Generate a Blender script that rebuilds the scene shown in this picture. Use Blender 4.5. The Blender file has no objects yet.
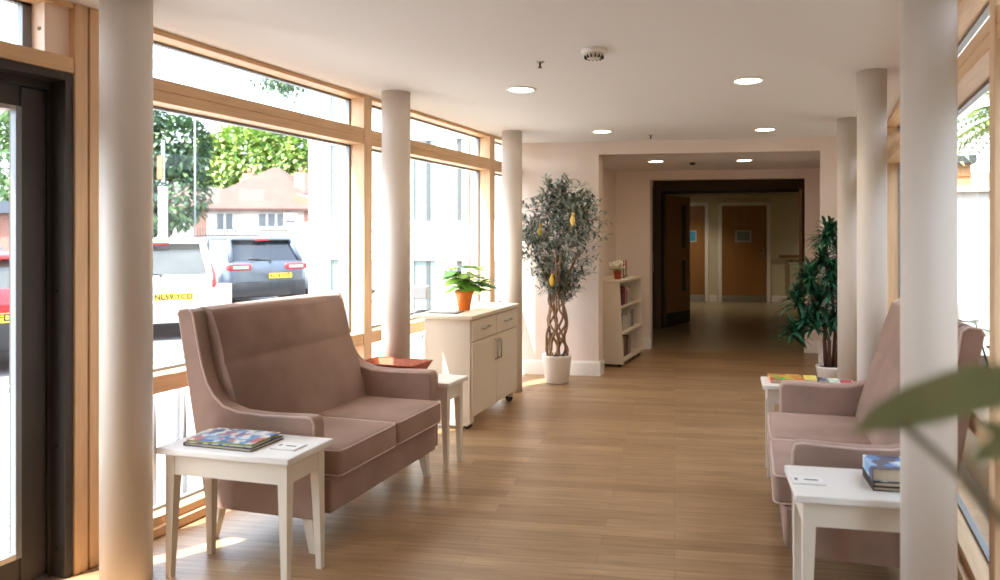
import bpy, bmesh, math, random
from mathutils import Vector, Matrix, Euler
random.seed(7)
R = math.radians
SC = bpy.context.scene
COL = SC.collection

# ------------------------------------------------------------------ camera
YAW = math.atan(248/700)
CAMZ = 1.42
cd = bpy.data.cameras.new('camera')
cd.sensor_fit = 'HORIZONTAL'; cd.sensor_width = 36; cd.lens = 25.2
cd.shift_x = (500-570)/1000.0            # cropped photograph: optical axis at (570, 238)
cd.shift_y = -(290-238)/1000.0
cd.clip_start = 0.05; cd.clip_end = 400
cd.dof.use_dof = True; cd.dof.focus_distance = 4.6; cd.dof.aperture_fstop = 2.1
cam = bpy.data.objects.new('camera', cd); COL.objects.link(cam)
cam.location = (0, 0, CAMZ); cam.rotation_euler = (R(90), 0, YAW)
SC.camera = cam

# ------------------------------------------------------------------ world, sun, exposure
SUN_DIR = Vector((1.35, 2.3, -4.4)).normalized()
w = bpy.data.worlds.new('sky'); SC.world = w; w.use_nodes = True
nt = w.node_tree; nt.nodes.clear()
out = nt.nodes.new('ShaderNodeOutputWorld'); bg = nt.nodes.new('ShaderNodeBackground')
sky = nt.nodes.new('ShaderNodeTexSky'); sky.sky_type = 'NISHITA'; sky.sun_disc = False
sky.sun_elevation = R(55); sky.sun_rotation = math.atan2(-SUN_DIR.x, -SUN_DIR.y)
sky.air_density = 1.0; sky.dust_density = 3.0
mixw = nt.nodes.new('ShaderNodeMix'); mixw.data_type = 'RGBA'; mixw.inputs[0].default_value = 0.45
mixw.inputs[7].default_value = (7.0, 7.8, 8.8, 1)
nt.links.new(sky.outputs[0], mixw.inputs[6]); nt.links.new(mixw.outputs[2], bg.inputs[0])
bg.inputs[1].default_value = 0.54
nt.links.new(bg.outputs[0], out.inputs[0])
sd = bpy.data.lights.new('sun', 'SUN'); sd.energy = 10.0; sd.angle = R(0.6); sd.color = (1, 0.98, 0.95)
sun = bpy.data.objects.new('sun', sd); COL.objects.link(sun)
sun.rotation_euler = SUN_DIR.to_track_quat('-Z', 'Y').to_euler()
SC.view_settings.view_transform = 'Standard'; SC.view_settings.look = 'None'
SC.view_settings.gamma = 1; SC.view_settings.use_curve_mapping = False
SC.view_settings.exposure = 0.96
SC.render.engine = 'CYCLES'
cy = SC.cycles
cy.max_bounces = 14; cy.diffuse_bounces = 8; cy.glossy_bounces = 4; cy.transmission_bounces = 6
cy.transparent_max_bounces = 24; cy.sample_clamp_indirect = 12; cy.use_denoising = True
cy.caustics_reflective = False; cy.caustics_refractive = False

# ------------------------------------------------------------------ materials
def lin(c):
    return tuple(((v/255)/12.92 if v/255 <= 0.04045 else (((v/255)+0.055)/1.055)**2.4) for v in c)
MATS = {}
def mat(name, rgb, rough=0.5, metal=0.0, noise=0.0, scale=8.0, spec=0.5, sheen=0.0, bump=0.0, stretch=(1, 1, 1), sub=0.0, coat=0.0, coord='Object'):
    if name in MATS: return MATS[name]
    m = bpy.data.materials.new(name); m.use_nodes = True; n = m.node_tree
    b = n.nodes['Principled BSDF']; c = lin(rgb)
    b.inputs['Base Color'].default_value = (*c, 1); b.inputs['Roughness'].default_value = rough
    b.inputs['Metallic'].default_value = metal; b.inputs['Specular IOR Level'].default_value = spec
    if sheen: b.inputs['Sheen Weight'].default_value = sheen; b.inputs['Sheen Roughness'].default_value = 0.4; b.inputs['Sheen Tint'].default_value = (*[min(1, v*2.2+.2) for v in c], 1)
    if coat: b.inputs['Coat Weight'].default_value = coat
    if noise or bump:
        tc = n.nodes.new('ShaderNodeTexCoord'); mp = n.nodes.new('ShaderNodeMapping'); mp.inputs['Scale'].default_value = stretch
        nz = n.nodes.new('ShaderNodeTexNoise'); nz.inputs['Scale'].default_value = scale; nz.inputs['Detail'].default_value = 5
        n.links.new(tc.outputs[coord], mp.inputs[0]); n.links.new(mp.outputs[0], nz.inputs['Vector'])
        if noise:
            r = n.nodes.new('ShaderNodeValToRGB')
            r.color_ramp.elements[0].position = 0.3; r.color_ramp.elements[1].position = 0.7
            r.color_ramp.elements[0].color = (*[v*(1-noise) for v in c], 1); r.color_ramp.elements[1].color = (*[min(1, v*(1+noise)) for v in c], 1)
            n.links.new(nz.outputs['Fac'], r.inputs[0]); n.links.new(r.outputs[0], b.inputs['Base Color'])
        if bump:
            bm_ = n.nodes.new('ShaderNodeBump'); bm_.inputs['Strength'].default_value = bump; bm_.inputs['Distance'].default_value = 0.01
            n.links.new(nz.outputs['Fac'], bm_.inputs['Height']); n.links.new(bm_.outputs[0], b.inputs['Normal'])
    MATS[name] = m; return m

def emit_mat(name, rgb, s):
    if name in MATS: return MATS[name]
    m = bpy.data.materials.new(name); m.use_nodes = True; n = m.node_tree; n.nodes.clear()
    e = n.nodes.new('ShaderNodeEmission'); e.inputs[0].default_value = (*lin(rgb), 1); e.inputs[1].default_value = s
    o = n.nodes.new('ShaderNodeOutputMaterial'); n.links.new(e.outputs[0], o.inputs[0]); MATS[name] = m; return m

def glass_mat(name, tint=(1, 1, 1), fac=None):
    m = bpy.data.materials.new(name); m.use_nodes = True; n = m.node_tree; n.nodes.clear()
    t = n.nodes.new('ShaderNodeBsdfTransparent'); t.inputs[0].default_value = (*tint, 1)
    g = n.nodes.new('ShaderNodeBsdfGlossy'); g.inputs['Roughness'].default_value = 0.02
    mx = n.nodes.new('ShaderNodeMixShader'); o = n.nodes.new('ShaderNodeOutputMaterial')
    if fac is None:
        f = n.nodes.new('ShaderNodeFresnel'); f.inputs[0].default_value = 1.35; ge = n.nodes.new('ShaderNodeNewGeometry'); ml = n.nodes.new('ShaderNodeMath'); ml.operation = 'MULTIPLY'; iv = n.nodes.new('ShaderNodeMath'); iv.operation = 'SUBTRACT'; iv.inputs[0].default_value = 1; n.links.new(ge.outputs['Backfacing'], iv.inputs[1]); n.links.new(f.outputs[0], ml.inputs[0]); n.links.new(iv.outputs[0], ml.inputs[1]); n.links.new(ml.outputs[0], mx.inputs[0])
    else: mx.inputs[0].default_value = fac
    n.links.new(t.outputs[0], mx.inputs[1]); n.links.new(g.outputs[0], mx.inputs[2]); n.links.new(mx.outputs[0], o.inputs[0])
    MATS[name] = m; return m
GLASS = glass_mat('window glass', (0.97, 0.985, 0.98))
CARGLASS = mat('car glass', (62, 64, 60), 0.08, spec=0.9, noise=0.35, scale=2.5)

def plank_floor():
    m = bpy.data.materials.new('oak plank vinyl'); m.use_nodes = True; n = m.node_tree; b = n.nodes['Principled BSDF']
    tc = n.nodes.new('ShaderNodeTexCoord'); mp = n.nodes.new('ShaderNodeMapping'); mp.inputs['Rotation'].default_value = (0, 0, R(-11))
    n.links.new(tc.outputs['Object'], mp.inputs[0])
    br = n.nodes.new('ShaderNodeTexBrick'); br.inputs['Scale'].default_value = 1
    br.inputs['Brick Width'].default_value = 0.92; br.inputs['Row Height'].default_value = 0.101
    br.inputs['Mortar Size'].default_value = 0.0009; br.inputs['Mortar Smooth'].default_value = 0.3; br.inputs['Bias'].default_value = 0.0
    br.offset = 0.37; br.offset_frequency = 2
    br.inputs['Color1'].default_value = (*lin((156, 124, 90)), 1); br.inputs['Color2'].default_value = (*lin((180, 148, 112)), 1)
    br.inputs['Mortar'].default_value = (*lin((112, 82, 56)), 1)
    n.links.new(mp.outputs[0], br.inputs['Vector'])
    mp2 = n.nodes.new('ShaderNodeMapping'); mp2.inputs['Scale'].default_value = (1.2, 22, 1); n.links.new(mp.outputs[0], mp2.inputs[0])
    nz = n.nodes.new('ShaderNodeTexNoise'); nz.inputs['Scale'].default_value = 2.2; nz.inputs['Detail'].default_value = 7; nz.inputs['Roughness'].default_value = 0.65
    n.links.new(mp2.outputs[0], nz.inputs['Vector'])
    r = n.nodes.new('ShaderNodeValToRGB'); r.color_ramp.elements[0].position = 0.28; r.color_ramp.elements[1].position = 0.72
    r.color_ramp.elements[0].color = (.50, .45, .40, 1); r.color_ramp.elements[1].color = (1.18, 1.18, 1.18, 1)
    n.links.new(nz.outputs['Fac'], r.inputs[0])
    mx = n.nodes.new('ShaderNodeMix'); mx.data_type = 'RGBA'; mx.blend_type = 'MULTIPLY'; mx.inputs[0].default_value = 0.85
    n.links.new(br.outputs['Color'], mx.inputs[6]); n.links.new(r.outputs[0], mx.inputs[7]); n.links.new(mx.outputs[2], b.inputs['Base Color'])
    b.inputs['Roughness'].default_value = 0.36; b.inputs['Specular IOR Level'].default_value = 0.45
    bp = n.nodes.new('ShaderNodeBump'); bp.inputs['Strength'].default_value = 0.12; bp.inputs['Distance'].default_value = 0.002
    n.links.new(nz.outputs['Fac'], bp.inputs['Height']); n.links.new(bp.outputs[0], b.inputs['Normal'])
    return m
PLANK = plank_floor()

def brick_mat(name, c1, c2, mortar, bw=0.225, rh=0.075, ms=0.01, rot=(0, 0, 0), rough=0.9):
    m = bpy.data.materials.new(name); m.use_nodes = True; n = m.node_tree; b = n.nodes['Principled BSDF']
    tc = n.nodes.new('ShaderNodeTexCoord'); mp = n.nodes.new('ShaderNodeMapping'); mp.inputs['Rotation'].default_value = rot
    n.links.new(tc.outputs['Object'], mp.inputs[0]); br = n.nodes.new('ShaderNodeTexBrick'); br.inputs['Scale'].default_value = 1
    br.inputs['Brick Width'].default_value = bw; br.inputs['Row Height'].default_value = rh; br.inputs['Mortar Size'].default_value = ms
    br.inputs['Color1'].default_value = (*lin(c1), 1); br.inputs['Color2'].default_value = (*lin(c2), 1); br.inputs['Mortar'].default_value = (*lin(mortar), 1)
    n.links.new(mp.outputs[0], br.inputs['Vector']); n.links.new(br.outputs[0], b.inputs['Base Color']); b.inputs['Roughness'].default_value = rough
    MATS[name] = m; return m

def cover_mat(name, cols, scale=9, rough=0.3):
    m = bpy.data.materials.new(name); m.use_nodes = True; n = m.node_tree; b = n.nodes['Principled BSDF']
    tc = n.nodes.new('ShaderNodeTexCoord'); v = n.nodes.new('ShaderNodeTexVoronoi'); v.inputs['Scale'].default_value = scale
    n.links.new(tc.outputs['Object'], v.inputs['Vector'])
    sep = n.nodes.new('ShaderNodeSeparateColor'); n.links.new(v.outputs['Color'], sep.inputs[0])
    r = n.nodes.new('ShaderNodeValToRGB'); r.color_ramp.interpolation = 'CONSTANT'
    el = r.color_ramp.elements
    for i, c in enumerate(cols):
        e = el[i] if i < 2 else el.new(i/len(cols)); e.position = i/len(cols); e.color = (*lin(c), 1)
    n.links.new(sep.outputs[0], r.inputs[0]); n.links.new(r.outputs[0], b.inputs['Base Color']); b.inputs['Roughness'].default_value = rough
    MATS[name] = m; return m

M_CEIL = mat('ceiling paint', (224, 220, 216), 0.85)
M_WALL = mat('blush wall paint', (232, 217, 206), 0.8, noise=0.02, scale=3)
M_WALL2 = mat('cream wall paint', (206, 198, 172), 0.8)
M_COLUMN = mat('column paint', (218, 206, 194), 0.55)
M_TIMBER = mat('larch timber', (216, 178, 136), 0.45, noise=0.10, scale=5, stretch=(12, 0.8, 12), coord='Object')
M_TIMBERV = mat('larch timber upright', (216, 180, 140), 0.45, noise=0.10, scale=5, stretch=(12, 12, 0.8))
M_SKIRT = mat('white gloss trim', (240, 236, 230), 0.35)
M_ALU = mat('grey window gasket', (120, 124, 128), 0.4, 0.3)
M_DARK = mat('charcoal door metal', (62, 56, 52), 0.5, 0.3, noise=0.05)
M_DARKG = mat('black rubber seal', (22, 21, 21), 0.6)
M_VELVET = mat('mauve taupe velvet', (156, 129, 116), 0.85, noise=0.16, scale=5, sheen=0.3, bump=0.05)
M_PIPING = mat('pale pink piping', (204, 180, 168), 0.7)
M_CREAM = mat('cream painted wood', (226, 216, 200), 0.42)
M_TABLE = mat('white painted table wood', (236, 231, 224), 0.38)
M_CABINET = mat('ivory cabinet paint', (226, 214, 196), 0.45)
M_STEEL = mat('brushed steel', (176, 172, 166), 0.3, 0.9)
M_BLACK = mat('black plastic', (24, 22, 22), 0.45)
M_VINYL = mat('olive beige hall vinyl', (150, 136, 104), 0.3, noise=0.05, scale=20)
M_OAK = mat('orange oak door veneer', (150, 104, 54), 0.4, noise=0.12, scale=4, stretch=(10, 10, 0.7))
M_WALNUT = mat('dark brown door', (44, 30, 24), 0.4)
M_WHITEPOT = mat('white ceramic', (238, 232, 224), 0.35)
M_SOIL = mat('brown bark soil', (70, 48, 36), 0.95, noise=0.3, scale=60)
M_OLIVE = mat('grey green leaf', (140, 152, 142), 0.55, noise=0.3, scale=14)
M_VINE = mat('brown vine trunk', (146, 116, 88), 0.8, noise=0.25, scale=30)
M_DKLEAF = mat('deep green leaf', (34, 84, 58), 0.45, noise=0.35, scale=10)
M_LEAF = mat('fresh green leaf', (112, 168, 60), 0.45, noise=0.3, scale=20)
M_ORANGE = mat('orange glazed pot', (236, 122, 30), 0.35)
M_WICKER = mat('red brown wicker', (176, 98, 64), 0.6, noise=0.25, scale=60)
M_YELLOW = mat('yellow felt', (226, 186, 60), 0.7)
M_PAPER = mat('paper page edges', (206, 192, 166), 0.8, noise=0.1, scale=80, stretch=(1, 1, 20))

# ------------------------------------------------------------------ builders
class MB:
    def __init__(s): s.b = bmesh.new(); s.mats = []
    def _m(s, m):
        if m is None: return 0
        if m not in s.mats: s.mats.append(m)
        return s.mats.index(m)
    def _paint(s, faces, m, smooth=False):
        i = s._m(m)
        for f in faces: f.material_index = i; f.smooth = smooth
    def box(s, x0, x1, y0, y1, z0, z1, m=None, r=0.0, seg=2, mtx=None):
        ret = bmesh.ops.create_cube(s.b, size=1); vs = ret['verts']
        for v in vs: v.co = Vector((x0+(v.co.x+.5)*(x1-x0), y0+(v.co.y+.5)*(y1-y0), z0+(v.co.z+.5)*(z1-z0)))
        fs = list({f for v in vs for f in v.link_faces})
        s._paint(fs, m)
        if r > 0:
            es = list({e for v in vs for e in v.link_edges})
            rr = bmesh.ops.bevel(s.b, geom=es, offset=r, segments=seg, affect='EDGES', profile=0.5)
            s._paint(rr['faces'], m, True)
            vs = list({v for f in rr['faces'] for v in f.verts} | {v for v in vs if v.is_valid})
            if r > 0.012:
                for v in vs:
                    for f in v.link_faces: f.smooth = True
        if mtx is not None:
            for v in vs: v.co = mtx @ v.co
        return vs
    def cyl(s, p0, p1, r0, r1=None, n=16, m=None, caps=True, smooth=True):
        p0 = Vector(p0); p1 = Vector(p1); r1 = r0 if r1 is None else r1
        q = (p1-p0).to_track_quat('Z', 'Y')
        a = []; c = []
        for k in range(n):
            t = 2*math.pi*k/n; u = q @ Vector((math.cos(t), math.sin(t), 0))
            a.append(s.b.verts.new(p0+u*r0)); c.append(s.b.verts.new(p1+u*r1))
        fs = [s.b.faces.new((a[k], a[(k+1) % n], c[(k+1) % n], c[k])) for k in range(n)]
        s._paint(fs, m, smooth)
        if caps: s._paint([s.b.faces.new(a[::-1]), s.b.faces.new(c)], m)
    def lathe(s, prof, c=(0, 0, 0), n=24, m=None, smooth=True, cap=True):
        rings = []
        for (r, z) in prof:
            rings.append([s.b.verts.new((c[0]+r*math.cos(2*math.pi*k/n), c[1]+r*math.sin(2*math.pi*k/n), c[2]+z)) for k in range(n)])
        fs = []
        for A, B in zip(rings, rings[1:]):
            fs += [s.b.faces.new((A[k], A[(k+1) % n], B[(k+1) % n], B[k])) for k in range(n)]
        s._paint(fs, m, smooth)
        if cap: s._paint([s.b.faces.new(rings[0][::-1]), s.b.faces.new(rings[-1])], m)
    def tube(s, pts, r, n=8, m=None, rads=None, closed=False):
        pts = [Vector(p) for p in pts]; rings = []; N = len(pts)
        up = None
        for i, p in enumerate(pts):
            if closed: d = pts[(i+1) % N]-pts[i-1]
            else: d = pts[min(i+1, N-1)]-pts[max(i-1, 0)]
            d.normalize()
            if up is None: up = Vector((0, 0, 1)) if abs(d.z) < .9 else Vector((1, 0, 0))
            x = d.cross(up).normalized(); y = x.cross(d).normalized(); up = y
            rr = rads[i] if rads else r
            rings.append([s.b.verts.new(p+(x*math.cos(2*math.pi*k/n)+y*math.sin(2*math.pi*k/n))*rr) for k in range(n)])
        fs = []
        prs = list(zip(rings, rings[1:])) + ([(rings[-1], rings[0])] if closed else [])
        for A, B in prs:
            fs += [s.b.faces.new((A[k], A[(k+1) % n], B[(k+1) % n], B[k])) for k in range(n)]
        s._paint(fs, m, True)
        if not closed: s._paint([s.b.faces.new(rings[0][::-1]), s.b.faces.new(rings[-1])], m)
    def prism(s, poly, a0, a1, axis='y', m=None, r=0.0, seg=2, smooth=False):
        # poly in the plane perpendicular to axis: axis y -> (x,z); axis x -> (y,z); axis z -> (x,y)
        def P(u, v, a): return {'y': (u, a, v), 'x': (a, u, v), 'z': (u, v, a)}[axis]
        A = [s.b.verts.new(P(u, v, a0)) for u, v in poly]; B = [s.b.verts.new(P(u, v, a1)) for u, v in poly]
        n = len(poly); side = [s.b.faces.new((A[k], A[(k+1) % n], B[(k+1) % n], B[k])) for k in range(n)]
        caps = [s.b.faces.new(A[::-1]), s.b.faces.new(B)]
        s._paint(side, m, smooth); s._paint(caps, m)
        bmesh.ops.recalc_face_normals(s.b, faces=side+caps)
        if r > 0:
            es = list({e for f in caps for e in f.edges})
            rr = bmesh.ops.bevel(s.b, geom=es, offset=r, segments=seg, affect='EDGES', profile=.5)
            s._paint(rr['faces'], m, True)
    def quad(s, pts, m=None, smooth=False):
        f = s.b.faces.new([s.b.verts.new(p) for p in pts]); s._paint([f], m, smooth); return f
    def leaf(s, p, d, L, W, m=None, droop=0.25, nrm=None):
        p = Vector(p); d = Vector(d).normalized()
        sd_ = d.cross(Vector((0, 0, 1)) if nrm is None else nrm)
        if sd_.length < 1e-3: sd_ = Vector((1, 0, 0))
        sd_.normalize(); u = sd_.cross(d).normalized()
        a = s.b.verts.new(p); t = s.b.verts.new(p+d*L-u*droop*L)
        m1 = s.b.verts.new(p+d*L*.45+sd_*W*.5+u*W*.12); m2 = s.b.verts.new(p+d*L*.45-sd_*W*.5+u*W*.12); c = s.b.verts.new(p+d*L*.5-u*droop*L*.3)
        s._paint([s.b.faces.new((a, m1, c)), s.b.faces.new((m1, t, c)), s.b.faces.new((a, c, m2)), s.b.faces.new((c, t, m2))], m, True)
    def strap(s, pts, widths, m=None, nrm=Vector((0, 0, 1)), fold=0.2):
        pts = [Vector(p) for p in pts]; prev = None; fs = []
        for i, p in enumerate(pts):
            d = (pts[min(i+1, len(pts)-1)]-pts[max(i-1, 0)]).normalized(); sd_ = d.cross(nrm)
            if sd_.length < 1e-3: sd_ = Vector((1, 0, 0))
            sd_.normalize(); u = sd_.cross(d); wv = widths[i]
            row = [s.b.verts.new(p-sd_*wv+u*wv*fold), s.b.verts.new(p), s.b.verts.new(p+sd_*wv+u*wv*fold)]
            if prev: fs += [s.b.faces.new((prev[0], prev[1], row[1], row[0])), s.b.faces.new((prev[1], prev[2], row[2], row[1]))]
            prev = row
        s._paint(fs, m, True)
    def xf(s, mtx):
        for v in s.b.verts: v.co = mtx @ v.co
        return s
    def build(s, name, m=None, parent=None, **props):
        me = bpy.data.meshes.new(name); bmesh.ops.recalc_face_normals(s.b, faces=[f for f in s.b.faces if f.is_valid and props.get('recalc', False)]) if props.get('recalc') else None
        s.b.to_mesh(me); s.b.free()
        ms = [x for x in s.mats]
        if not ms: ms = [m]
        elif m is not None and len(ms) and ms[0] is not m and False: pass
        for x in ms: me.materials.append(x)
        o = bpy.data.objects.new(name, me); COL.objects.link(o)
        if parent: o.parent = parent
        for k, v in props.items():
            if k != 'recalc': o[k] = v
        return o

def tag(o, label, cat, group=None, kind=None):
    o['label'] = label; o['category'] = cat
    if group: o['group'] = group
    if kind: o['kind'] = kind
    return o
def thing(name, label, cat, loc=(0, 0, 0), rz=0.0, group=None, kind=None):
    o = bpy.data.objects.new(name, None); COL.objects.link(o); o.empty_display_size = .1
    o.location = loc; o.rotation_euler = (0, 0, rz); return tag(o, label, cat, group, kind)
def empty_struct(name):
    o = bpy.data.objects.new(name, None); COL.objects.link(o); o['kind'] = 'structure'; return o
def struct(name, mb, m=None, parent=None):
    o = mb.build(name, m, parent)
    if parent is None: o['kind'] = 'structure'
    return o
def copy_tree(o, parent=None):
    c = o.copy(); COL.objects.link(c); c.parent = parent
    for ch in list(o.children): copy_tree(ch, c)
    return c
def one(name, mb, m, label, cat, group=None, loc=None, rz=0):
    o = mb.build(name, m); tag(o, label, cat, group)
    if loc: o.location = loc; o.rotation_euler = (0, 0, rz)
    return o
def text(name, s, size, loc, rot, m, parent=None, ext=0.001, align='CENTER'):
    c = bpy.data.curves.new(name, 'FONT'); c.body = s; c.size = size; c.extrude = ext; c.offset = .0025 if size > .05 else 0; c.align_x = align; c.align_y = 'CENTER'
    c.materials.append(m); o = bpy.data.objects.new(name, c); COL.objects.link(o); o.location = loc; o.rotation_euler = rot
    bpy.context.view_layer.update(); me = bpy.data.meshes.new_from_object(o.evaluated_get(bpy.context.evaluated_depsgraph_get()))
    o2 = bpy.data.objects.new(name, me); COL.objects.link(o2); o2.location = loc; o2.rotation_euler = rot
    if not me.materials: me.materials.append(m)
    bpy.data.objects.remove(o)
    if parent: o2.parent = parent
    return o2

# ------------------------------------------------------------------ room shell
XL, XG = -2.95, -3.07           # left inner timber face, left glass plane
XR, XRG = 0.55, 0.67            # right
HC = 2.41; HA = 2.28
SK = R(11); TS = math.tan(SK)
def endY(X): return 6.90 + (X+2.095)*TS          # skewed end wall, front face
def backY(X): return 8.80 + (X+1.96)*TS
def farY(X): return 15.9 + (X+1.7)*TS

b = MB(); b.prism([(-3.2, -4), (0.8, -4), (.8, 9.32), (-3.2, 8.56)], -0.12, 0.0, 'z'); struct('floor', b, PLANK)
b = MB(); b.prism([(-2.6, backY(-2.6)+.001), (.25, backY(.25)+.001), (.25, 14.25), (4.1, 14.25), (4.1, farY(4.1)+.3), (-7.1, farY(-7.1)+.3), (-7.1, 13.95), (-2.6, 13.95)], -0.13, -0.0005, 'z'); b.box(-2.0, -.1, 8.79, 8.8, -.01, -.009)
struct('floor_hall', b, M_VINYL)
b = MB(); b.prism([(XL-.14, -4), (XR+.14, -4), (XR+.14, endY(XR)+.2), (XL-.14, endY(XL)+.2)], HC, HC+.16, 'z'); struct('ceiling', b, M_CEIL)
b = MB(); b.prism([(-2.6, endY(-2.6)+.1), (.2, endY(.2)+.1), (.2, backY(.2)+.02), (-2.6, backY(-2.6)+.02)], HA, HC+.3, 'z'); struct('ceiling_alcove', b, M_CEIL)
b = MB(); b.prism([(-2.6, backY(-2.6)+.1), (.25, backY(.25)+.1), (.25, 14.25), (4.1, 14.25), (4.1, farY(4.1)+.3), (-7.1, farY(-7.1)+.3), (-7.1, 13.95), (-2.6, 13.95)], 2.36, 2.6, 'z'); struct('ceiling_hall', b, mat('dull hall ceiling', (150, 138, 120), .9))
def skew_wall(b, x0, x1, Yf, th, z0, z1, m=None):
    b.prism([(x0, Yf(x0)), (x1, Yf(x1)), (x1, Yf(x1)+th), (x0, Yf(x0)+th)], z0, z1, 'z', m)
b = MB(); skew_wall(b, XL-.15, -2.13, endY, .15, 0, HC+.01); skew_wall(b, .02, XR+.15, endY, .15, 0, HC+.01); skew_wall(b, -2.13, .02, endY, .15, HA, HC+.01)
struct('wall_end', b, M_WALL)
b = MB(); b.box(-2.55, -2.45, endY(-2.5)+.1, 9.3, 0, HA); struct('wall_alcove_left', b, M_WALL)
b = MB(); b.box(.02, .14, endY(.02)+.1, 9.5, 0, HA); struct('wall_alcove_right', b, M_WALL)
b = MB(); skew_wall(b, -2.45, -2.03, backY, .15, 0, HA); skew_wall(b, -.155, .02, backY, .15, 0, HA); skew_wall(b, -2.03, -.155, backY, .15, 2.166, HA); struct('wall_back', b, M_WALL)
b = MB(); b.box(-3.3, .9, -4.1, -4, 0, HC); struct('wall_behind', b, mat('taupe darkened to cut bounce', (150, 136, 124), .9))  # unseen wall, colour darkened to cut light bounced onto the columns
b = MB(); b.box(-2.55, -2.45, 9.3, 14.0, 0, 2.36); b.box(-7, -2.55, 13.9, 14.0, 0, 2.36); struct('wall_hall_left', b, M_WALL2)
b = MB(); b.box(.10, .22, 9.5, 14.3, 0, 2.36); b.box(.22, 4, 14.2, 14.3, 0, 2.36); struct('wall_hall_right', b, M_WALL2)
b = MB(); skew_wall(b, -7, 4, farY, .2, 0, 2.36); struct('wall_far', b, M_WALL2)
b = MB(); b.box(-7.1, -7, 13, 16.5, 0, 2.36); struct('wall_hall_end', b, M_WALL2)
b = MB(); b.box(4, 4.1, 13, 18, 0, 2.36); struct('wall_hall_side', b, M_WALL2)

# baseboards
def skirt(name, segs):
    b = MB()
    for (x0, y0, x1, y1) in segs:
        a = Vector((x0, y0)); c = Vector((x1, y1)); d = (c-a).normalized(); nn = Vector((d.y, -d.x))*0.018
        b.prism([(a.x, a.y), (c.x, c.y), (c.x+nn.x, c.y+nn.y), (a.x+nn.x, a.y+nn.y)], 0.0, .135, 'z')
        b.prism([(a.x, a.y), (c.x, c.y), (c.x+nn.x*.5, c.y+nn.y*.5), (a.x+nn.x*.5, a.y+nn.y*.5)], .135, .15, 'z')
    struct(name, b, M_SKIRT)
skirt('baseboard_end', [(XL, endY(XL), -2.115, endY(-2.115)), (-2.13, endY(-2.13), -2.13, endY(-2.13)+.15)])
skirt('baseboard_end_right', [(.005, endY(.02), .5, endY(.5)), (.02, endY(.02)+.15, .02, endY(.02)-.01), (.02, backY(.02)-.02, .02, endY(.02)+.16)])
skirt('baseboard_alcove', [(-2.45, 8.6, -2.45, 7.2), (-2.45, backY(-2.45), -2.015, backY(-2.015)), (-.165, backY(-.165), .02, backY(.02))])
skirt('baseboard_hall', [(-7, farY(-7), -2.52, farY(-2.52)-.0) if False else (-7, farY(-7), -3.45, farY(-3.45)), (-2.29, farY(-2.29), -2.12, farY(-2.12)), (-.97, farY(-.97), 4, farY(4))])

# left and right window walls
wn = [0]
def window_bay(y0, y1, side):
    wn[0] += 1; s = 1 if side == 'L' else -1
    xi, xg = (XL, XG) if side == 'L' else (XR, XRG)
    xo = xg - s*.02
    def bx(b, xa, xb, *a, **k): b.box(min(xa, xb), max(xa, xb), *a, **k)
    e = empty_struct('window_%d' % wn[0])
    b = MB()
    bx(b, xi, xo, y0, y1, 2.067, 2.118, M_TIMBER, .003, 1); bx(b, xi-s*.004, xo, y0, y1, 2.118, 2.122, M_TIMBER); bx(b, xi, xo, y0, y1, 2.122, 2.178, M_TIMBER, .003, 1)
    b.build('transom', None, e)
    b = MB(); bx(b, xi, xo, y0, y1, 2.385, HC, M_TIMBER, .003, 1); b.build('head', None, e)
    b = MB(); bx(b, xi, xo, y0, y1, .682, .765, M_TIMBER, .004, 1); b.build('rail', None, e)
    b = MB(); bx(b, xi, xo, y0, y1, 0, .045, M_TIMBER, .003, 1); bx(b, xi-s*.03, xo, y0, y1, .045, .085, M_TIMBER, .003, 1); b.build('sill', None, e)
    for z0, z1 in ((.085, .682), (.765, 2.067), (2.178, 2.385)):
        b = MB(); g = .014
        for (ya, yb, za, zb) in ((y0, y1, z0, z0+g), (y0, y1, z1-g, z1), (y0, y0+g, z0, z1), (y1-g, y1, z0, z1)):
            bx(b, xg+s*.012, xg-s*.02, ya, yb, za, zb, M_ALU)
        b.build('gasket', None, e)
        b = MB(); bx(b, xg, xg-s*.006, y0+g*.6, y1-g*.6, z0+g*.6, z1-g*.6); b.build('glass', GLASS, e)
tn = [0]
def mullion(y0, y1, side, z1=HC):
    tn[0] += 1; s = 1 if side == 'L' else -1; xi, xg = (XL, XG) if side == 'L' else (XR, XRG); xo = xg-s*.09; xi += s*.006
    b = MB(); b.box(min(xi, xo), max(xi, xo), y0, y1, 0, z1, None, .003, 1); struct('trim_%d' % tn[0], b, M_TIMBERV)
for y0, y1 in ((2.20, 4.07), (4.16, 6.03), (6.135, 6.74)): window_bay(y0, y1, 'L')
for y0, y1 in ((2.08, 2.135), (2.143, 2.20), (4.07, 4.16), (6.03, 6.135) , (-.1, 0.0)): mullion(y0, y1, 'L')
b = MB(); b.box(XL-.15, XL, -4, -.1, 0, HC); struct('wall_left', b, M_WALL)  # unseen stretch kept solid, without windows, to cut light on the columns
b = MB(); b.box(XR, XR+.15, -4, .62, 0, HC); struct('wall_right', b, M_WALL)  # likewise solid out of view, keeps light off the column fronts
for y0, y1 in ((.70, 2.62), (2.70, 4.64), (4.72, 6.66), (6.74, 7.4)): window_bay(y0, y1, 'R')
for y0, y1 in ((.62, .70), (2.62, 2.70), (4.64, 4.72), (6.66, 6.74)): mullion(y0, y1, 'R')

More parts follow.
